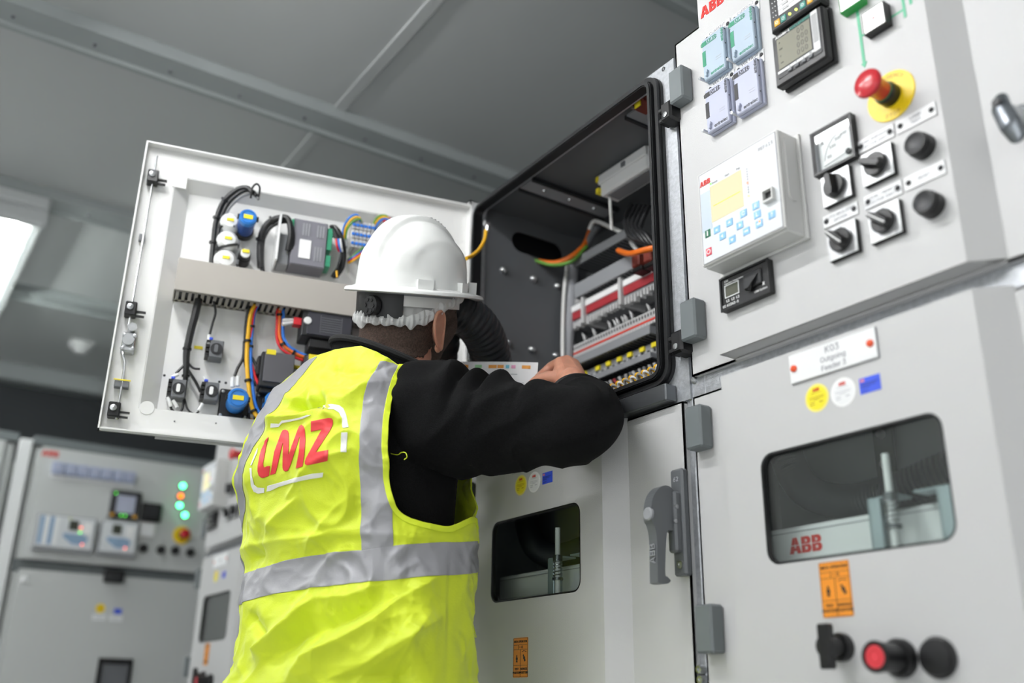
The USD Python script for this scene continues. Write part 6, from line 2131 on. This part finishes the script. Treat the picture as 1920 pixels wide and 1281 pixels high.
# right hand: back of the hand towards the camera, thumb and fingers closing on the paper's corner
W_ = att(1074, 716, 1.725)
K = [att(1050, 681, 1.795), att(1063, 678, 1.808), att(1076, 684, 1.812), att(1084, 696, 1.806)]
palm = m3.Manifold.hull_points(np.vstack([ball(att(1060, 712, 1.738), .017), ball(att(1086, 712, 1.742), .015)] + [ball(k, r) for k, r in zip(K, (.0118, .0120, .0115, .0105))]))
palm = palm + bone(W_ - .03 * dirc, .026, att(1072, 712, 1.745), .023)
palm = palm + m3.Manifold.hull_points(np.vstack([ball(att(1046, 709, 1.752), .0135), ball(att(1062, 715, 1.742), .014), ball(att(1050, 692, 1.782), .0115)]))
hand = palm
for k, pts, rad in ((0, [att(1034, 688, 1.815), att(1020, 700, 1.812), att(1010, 708, 1.800)], (.0112, .0098, .0090, .0080)),
                    (1, [att(1046, 690, 1.838), att(1030, 703, 1.838), att(1018, 711, 1.826)], (.0115, .0100, .0092, .0082)),
                    (2, [att(1062, 695, 1.842), att(1046, 708, 1.842), att(1032, 714, 1.832)], (.0110, .0097, .0090, .0080)),
                    (3, [att(1076, 705, 1.836), att(1062, 714, 1.838), att(1050, 719, 1.830)], (.0100, .0088, .0080, .0072))):
    hand = hand + chain([K[k]] + pts, rad)
hand = hand + chain([att(1050, 709, 1.752), att(1027, 708, 1.762), att(1010, 713, 1.770), att(1001, 718, 1.776)], (.0140, .0118, .0108, .0092))
handR = soften(hand, .004, 6)
# left hand behind his head, holding the other edge of the sheet
Wl = LWR
h2 = m3.Manifold.hull_points(np.vstack([ball(Wl, .022), ball(Wl + [-.03, .055, .045], .012), ball(Wl + [.03, .055, .045], .012)]))
for i, o in enumerate((-.03, -.01, .01, .03)):
    k0 = Wl + np.array([o, .055, .045])
    h2 = h2 + chain([k0, k0 + [.004, .030, .012], k0 + [.006, .045, -.008]], (.010, .0090, .0080))
h2 = h2 + chain([Wl + [.025, .01, .01], Wl + [.045, .035, .020], Wl + [.050, .058, .028]], (.013, .011, .009))
handL = soften(h2, .006, 5)
neck = chain([wld(.030, .0, 1.44), att(742, 668, 1.745), att(744, 632, 1.745), HC - HN * .03 - HF * .012], (.070, .064, .066, .066), 3)
bodym = m3.Manifold.hull_points(np.vstack([ball(wld(.0, .01, 1.36), .085), ball(wld(.08, .01, 1.38), .07), ball(wld(-.08, .01, 1.38), .07), ball(wld(0, 0, 1.12), .10)]))
bodym = bodym + m3.Manifold.hull_points(np.vstack([ball(wld(0, 0, 1.12), .10), ball(wld(.07, -.01, .93), .10), ball(wld(-.07, -.01, .93), .10)]))
for s_ in (-1, 1):
    bodym = bodym + chain([wld(s_ * .085, -.01, .92), wld(s_ * .10, .01, .50), wld(s_ * .105, -.03, .09)], (.085, .055, .036))
    bodym = bodym + chain([wld(s_ * .105, -.05, .05), wld(s_ * .115, .12, .035)], (.035, .028))
bodym = bodym + chain([wld(.08, .03, 1.42), att(818, 760, 1.60), ELB, WRI, W_], (.055, .048, .038, .030, .026))
bodym = bodym + chain([wld(-.08, .03, 1.42), LSH, LEL, LWR], (.055, .048, .038, .024))
bodym = soften(bodym, .02, 6) + soften(neck, .006, 4)
skinm = bodym + mf(head) + ear(1) + ear(-1) + handR + handL
part(man, 'body', tm(skinm), 'skin', 'bare neck, face, ear and hand', sm=True, world=True)

# hair and beard: cropped shells over the head
hn = vnormals(head.vertices.copy(), np.array(head.faces))
nz_ = meshkit.fbm(HP * 260, 3, 4) - .5
SK = tm(skinm)
SK.merge_vertices()
sv, sf = np.array(SK.vertices), np.array(SK.faces)
sq = sv - HC
qx, qy, qz = sq @ HR, sq @ HF, sq @ HN
hz_ = np.where(qy < -.02, -.068, -.068 + .9 * (qy + .02)) + .010 * np.cos(qx * 60)
hf_ = np.minimum.reduce([qz - hz_ + (meshkit.fbm(sq * 300, 3, 4) - .5) * .016, .135 - np.linalg.norm(sq, axis=1), .060 - qy])
hf_ = np.where((np.abs(qx) > .0745) & (qy > -.035), -1, hf_)
V, Fc = clip(sv + vnormals(sv, sf) * .0018, sf, hf_)
part(man, 'hair', thicken(V, Fc, .0025), 'hair', 'cropped brown hair at the nape', sm=True, world=True)
# nape hair runs on down the neck
bd = np.minimum.reduce([-.12 - z + .35 * np.clip(y - .2, 0, 1), z + .98, y - .05]) + nz_ * .10
V, Fc = clip(head.vertices + hn * .0018, np.array(head.faces), bd)
part(man, 'beard', thicken(V, Fc, .003), 'hair', 'short brown beard along the jaw', sm=True, world=True)

# ---- hairnet under the helmet
HB = att(769, 546, 1.76)                                # middle of the helmet brim
sheer('net_white', (.92, .93, .92), .52)
ph = np.linspace(0, 2 * np.pi, 900, endpoint=False)
net, frill = [], []
for hgt in np.linspace(0, 1, 8):
    h0 = HB + (.004 * (1 - hgt))[..., None] * HN if np.ndim(hgt) else HB + .004 * (1 - hgt) * HN
    dz = -.054 + .050 * sm_((np.degrees(np.abs((ph + np.pi / 2 + np.pi) % (2 * np.pi) - np.pi)) - 50) / 85)
    rx, ry = .0805 - .003 * hgt, .0960 - .003 * hgt
    wob = .0012 * np.sin(31 * ph) * hgt
    net.append(HB[None] + ((rx + wob) * np.cos(ph))[:, None] * HR + ((ry + wob) * np.sin(ph))[:, None] * HF + (.006 + (dz - .006) * hgt)[:, None] * HN)
vq, fq = grid_mesh(np.array(net), True)
if ((vq - vq.mean(0)) * vnormals(vq, fq)).sum() < 0:
    fq = fq[:, ::-1]
nt = part(man, 'hairnet', trimesh.Trimesh(vq, fq, process=False), 'net_white', 'thin white disposable hairnet under the helmet', sm=True, world=True)
rw = np.random.default_rng(3)
wv = sum(rw.uniform(.25, .5) * np.sin(k * ph + rw.uniform(0, 6)) for k in (3, 5, 8, 11))
for ps in np.linspace(0, 2 * np.pi, 19):
    dz = -.054 + .050 * sm_((np.degrees(np.abs((ph + np.pi / 2 + np.pi) % (2 * np.pi) - np.pi)) - 50) / 85)
    rx, ry = .0790, .0940
    pl = .5 + .5 * np.sin(31 * ph + 2.2 * wv + .9 * math.sin(ps))
    o2 = (.0050 + .0055 * pl + .0015 * np.sin(67 * ph + 1.5 * wv)) * (.35 + .65 * math.cos(ps)) + .0008 * np.sin(55 * ph + 2 * ps)
    u2 = (.0105 + .0035 * wv) * math.sin(ps) * (1 + .16 * np.sin(17 * ph + 1.5 * wv + ps)) + .0022 * np.sin(23 * ph + 2 * wv + ps)
    frill.append(HB[None] + ((rx + o2) * np.cos(ph))[:, None] * HR + ((ry + o2) * np.sin(ph))[:, None] * HF + (dz + u2)[:, None] * HN)
vq, fq = grid_mesh(np.array(frill), True)
part(nt, 'frill', trimesh.Trimesh(vq, fq, process=False), 'net_white', 'ruffled elastic edge of the hairnet', sm=True, world=True)

# ---- trousers and boots
tr = m3.Manifold.hull_points(np.vstack([ball(wld(0, -.01, .96), .135), ball(wld(.08, -.015, .86), .115), ball(wld(-.08, -.015, .86), .115)]))
for s_ in (-1, 1):
    tr = tr + chain([wld(s_ * .088, -.01, .86), wld(s_ * .10, .01, .50), wld(s_ * .105, -.03, .13)], (.110, .078, .072))
part(man, 'trousers', tm(soften(tr, .02, 6)), 'trousers', 'dark work trousers', sm=True, world=True)
for s_ in (-1, 1):
    bt = chain([wld(s_ * .105, -.035, .16), wld(s_ * .105, -.045, .055)], (.055, .054)) + chain([wld(s_ * .105, -.05, .054), wld(s_ * .117, .15, .045)], (.053, .044))
    bt = soften(bt, .012, 5) ^ mf(bx(-9, 9, -9, 9, .0, 1))
    part(man, 'boot', tm(bt), 'boots', sm=True, world=True)

# ---- hard hat
hat = thing('hard_hat', 'white hard hat on the worker\'s head', 'helmet', HB)
NA, NR = 160, 70
pa = np.linspace(0, 2 * np.pi, NA, endpoint=False)
H = .128
rows = []
for t in np.linspace(0, 1, NR):
    hgt = H * math.sin(t * math.pi / 2) ** 1.0
    rad = max(1e-4, math.cos(t * math.pi / 2)) ** .86
    cr = .0935 * rad * np.cos(pa)
    cf = .1065 * rad * np.sin(pa) + .004
    lift = .0100 * (1 / (1 + np.exp((np.abs(cr) - .021) / .0020))) * np.clip((hgt - .035) / .03, 0, 1)
    lift += .0050 * (1 / (1 + np.exp((np.abs(np.abs(cr) - .060) - .012) / .0018))) * np.clip((hgt - .030) / .03, 0, 1) * np.clip((.10 - hgt) / .03, 0, 1)
    d = np.stack([cr, cf * .8, np.full(NA, hgt + .02)], 1)
    d /= np.linalg.norm(d, axis=1, keepdims=True)
    q = np.stack([cr, cf, np.full(NA, hgt)], 1) + d * lift[:, None]
    rows.append(HB + q[:, :1] * HR + q[:, 1:2] * HF + q[:, 2:3] * HN)
vq, fq = grid_mesh(np.array(rows), True)
if ((vq - HB) * vnormals(vq, fq)).sum() < 0:
    fq = fq[:, ::-1]
part(hat, 'shell', thicken(vq, fq, .0028), 'helmet_white', sm=True, world=True)
brim = []
prof = [(-.004, .010), (.000, .006), (.006, .0035), (.016, .0015), (.019, -.0010), (.0195, -.0050), (.0175, -.0068), (.012, -.0050), (-.004, -.001)]
for (o, h_) in prof:
    front = np.clip(np.sin(pa), 0, 1) ** 3
    oo = o * (1 + 1.1 * front)
    hh = h_ - .003 * front * max(0, o) / .0195
    brim.append(HB + ((.0935 + oo) * np.cos(pa))[:, None] * HR + ((.1065 + oo) * np.sin(pa) + .004)[:, None] * HF + (hh if np.ndim(hh) else np.full(NA, hh))[:, None] * HN)
brim = np.array(brim)
vq, fq = grid_mesh(np.concatenate([brim, brim[:1]]), True)
part(hat, 'brim', trimesh.Trimesh(vq, fq, process=False), 'helmet_white', sm=50, world=True)


def on_hat(phi, h_, o):
    c, s = math.cos(phi), math.sin(phi)
    d = c * HR + s * HF
    return HB + (.0935 * c) * HR + (.1065 * s + .004) * HF + h_ * HN + d * o, d


for phi_d, wdt in ((-25, .014), (22, .012), (-155, .014), (158, .012)):
    c, d = on_hat(math.radians(phi_d), .012, .004)
    t_ = np.cross(HN, d)
    part(hat, 'slot_boss', hull([c + a * t_ + b * HN + k * d for a in (-wdt, wdt) for b in (-.010, .008) for k in (-.006, .004)]), 'helmet_white', world=True)
c, d = on_hat(math.radians(62), .012, .012)
t_ = np.cross(HN, d)
part(hat, 'front_tab', hull([c + a * t_ + b * HN + k * d for a in (-.006, .006) for b in (-.010, .012) for k in (-.008, .006)]), 'helmet_white', world=True)
HV = np.array(rows).reshape(-1, 3)
HQ = np.stack([(HV - HB) @ HR, (HV - HB) @ HF], 1)
vs = [HV[np.argmin(((HQ - (.012, .030 + .008 * k)) ** 2).sum(1))] for k in range(5)]
part(hat, 'vent_mark', cat([cyl(p - .002 * HN, p + .0012 * HN, .0022, n=8) for p in vs]), 'term_grey', world=True)


def strap(ph0, ph1, z0, z1, rx, ry, th):
    p = np.radians(np.linspace(ph0, ph1, 50))
    V = np.array([[HB + rx * math.cos(q) * HR + ry * math.sin(q) * HF + zz * HN for q in p] for zz in (z0, z1)])
    v1, f1 = grid_mesh(V)
    if ((v1 - HB) * vnormals(v1, f1)).sum() < 0:
        f1 = f1[:, ::-1]
    return thicken(v1, f1, th)


part(hat, 'rear_strap', strap(-142, -42, -.050, -.008, .0850, .1005, .002), 'strap_black', 'black rear strap with the adjusting wheel', world=True)
part(hat, 'sweat_band', strap(-150, 145, -.010, .004, .0850, .1000, .003), 'wire_grey', 'dark padding under the brim', world=True)
part(hat, 'side_strap', strap(-44, 40, -.028, -.004, .0845, .0990, .0015), 'relay_case', 'pale side strap', world=True)
kc = HB - .0960 * HF + .021 * HR - .030 * HN
m = lathe([(0, 0), (.0175, 0), (.0175, .010), (.0155, .012), (0, .012)], n=24)
# local -y of the lathe points outwards, along -HF
m.vertices = kc + m.vertices[:, :1] * HR + m.vertices[:, 1:2] * HF + m.vertices[:, 2:3] * HN
kb = part(hat, 'adjusting_wheel', m, 'strap_black', world=True)
for k in range(6):
    a = k * math.pi / 3
    c = kc - .0125 * HF + .0105 * (math.cos(a) * HR + math.sin(a) * HN)
    part(kb, 'wheel_hole', cyl(c, c - .0008 * HF, .0036, n=10), 'black_plastic', world=True)

# ---- the sheet of paper
pc = [att(1009, 680, 1.815), att(1001, 795, 1.765), att(748, 668, 1.905), att(742, 785, 1.855)]
g = np.linspace(0, 1, 24)
gu, gv = np.meshgrid(g, g)
n_p = np.cross(pc[1] - pc[0], pc[2] - pc[0])
n_p /= np.linalg.norm(n_p)
bl = (1 - gv)[..., None] * ((1 - gu)[..., None] * pc[2] + gu[..., None] * pc[0]) + gv[..., None] * ((1 - gu)[..., None] * pc[3] + gu[..., None] * pc[1])
bl = bl + (.012 * np.sin(math.pi * gu) + .004 * np.sin(2 * math.pi * gu + gv))[..., None] * n_p
sheet = thing('paper_sheet', 'white printed sheet held in the worker\'s right hand', 'paper', pc[0])
mat('paper', '#f4f4f6', .6)
v1, f1 = grid_mesh(bl)
part(sheet, 'sheet', thicken(v1, f1, .0004), 'paper', sm=True, world=True)
cols = {'print_orange': '#f2a64a', 'print_mint': '#9fd6a0', 'print_cyan': '#7fd0e6', 'print_rose': '#e7a0c4'}
for k_, c_ in cols.items():
    mat(k_, c_, .6)
nside = n_p if (CAM - pc[0]) @ n_p > 0 else -n_p


def on_sheet(u, v):
    p = (1 - v) * ((1 - u) * pc[2] + u * pc[0]) + v * ((1 - u) * pc[3] + u * pc[1])
    return p + (.012 * math.sin(math.pi * u) + .004 * math.sin(2 * math.pi * u + v)) * n_p + nside * .0008


def bar(u0, u1, v0, v1):
    us = np.linspace(u0, u1, 6)
    V = np.array([[on_sheet(u, v) for u in us] for v in (v0, v1)])
    a, b = grid_mesh(V)
    return thicken(a, b, .0002)


for u0, u1, k_ in ((.08, .20, 'print_orange'), (.24, .36, 'print_mint'), (.40, .50, 'print_orange'), (.55, .60, 'print_mint'), (.65, .71, 'print_orange'), (.715, .76, 'print_orange'), (.775, .80, 'print_cyan'), (.815, .845, 'print_rose'), (.89, .95, 'print_orange')):
    part(sheet, 'printed_heading', bar(u0, u1, .055, .11), k_, world=True)
part(sheet, 'printed_lines', cat([bar(.06, .06 + w_, v_, v_ + .012) for v_, w_ in zip(np.arange(.2, .9, .07), (.8, .7, .85, .6, .8, .75, .82, .5, .7, .66))]), 'print_pale', sm=False, world=True)
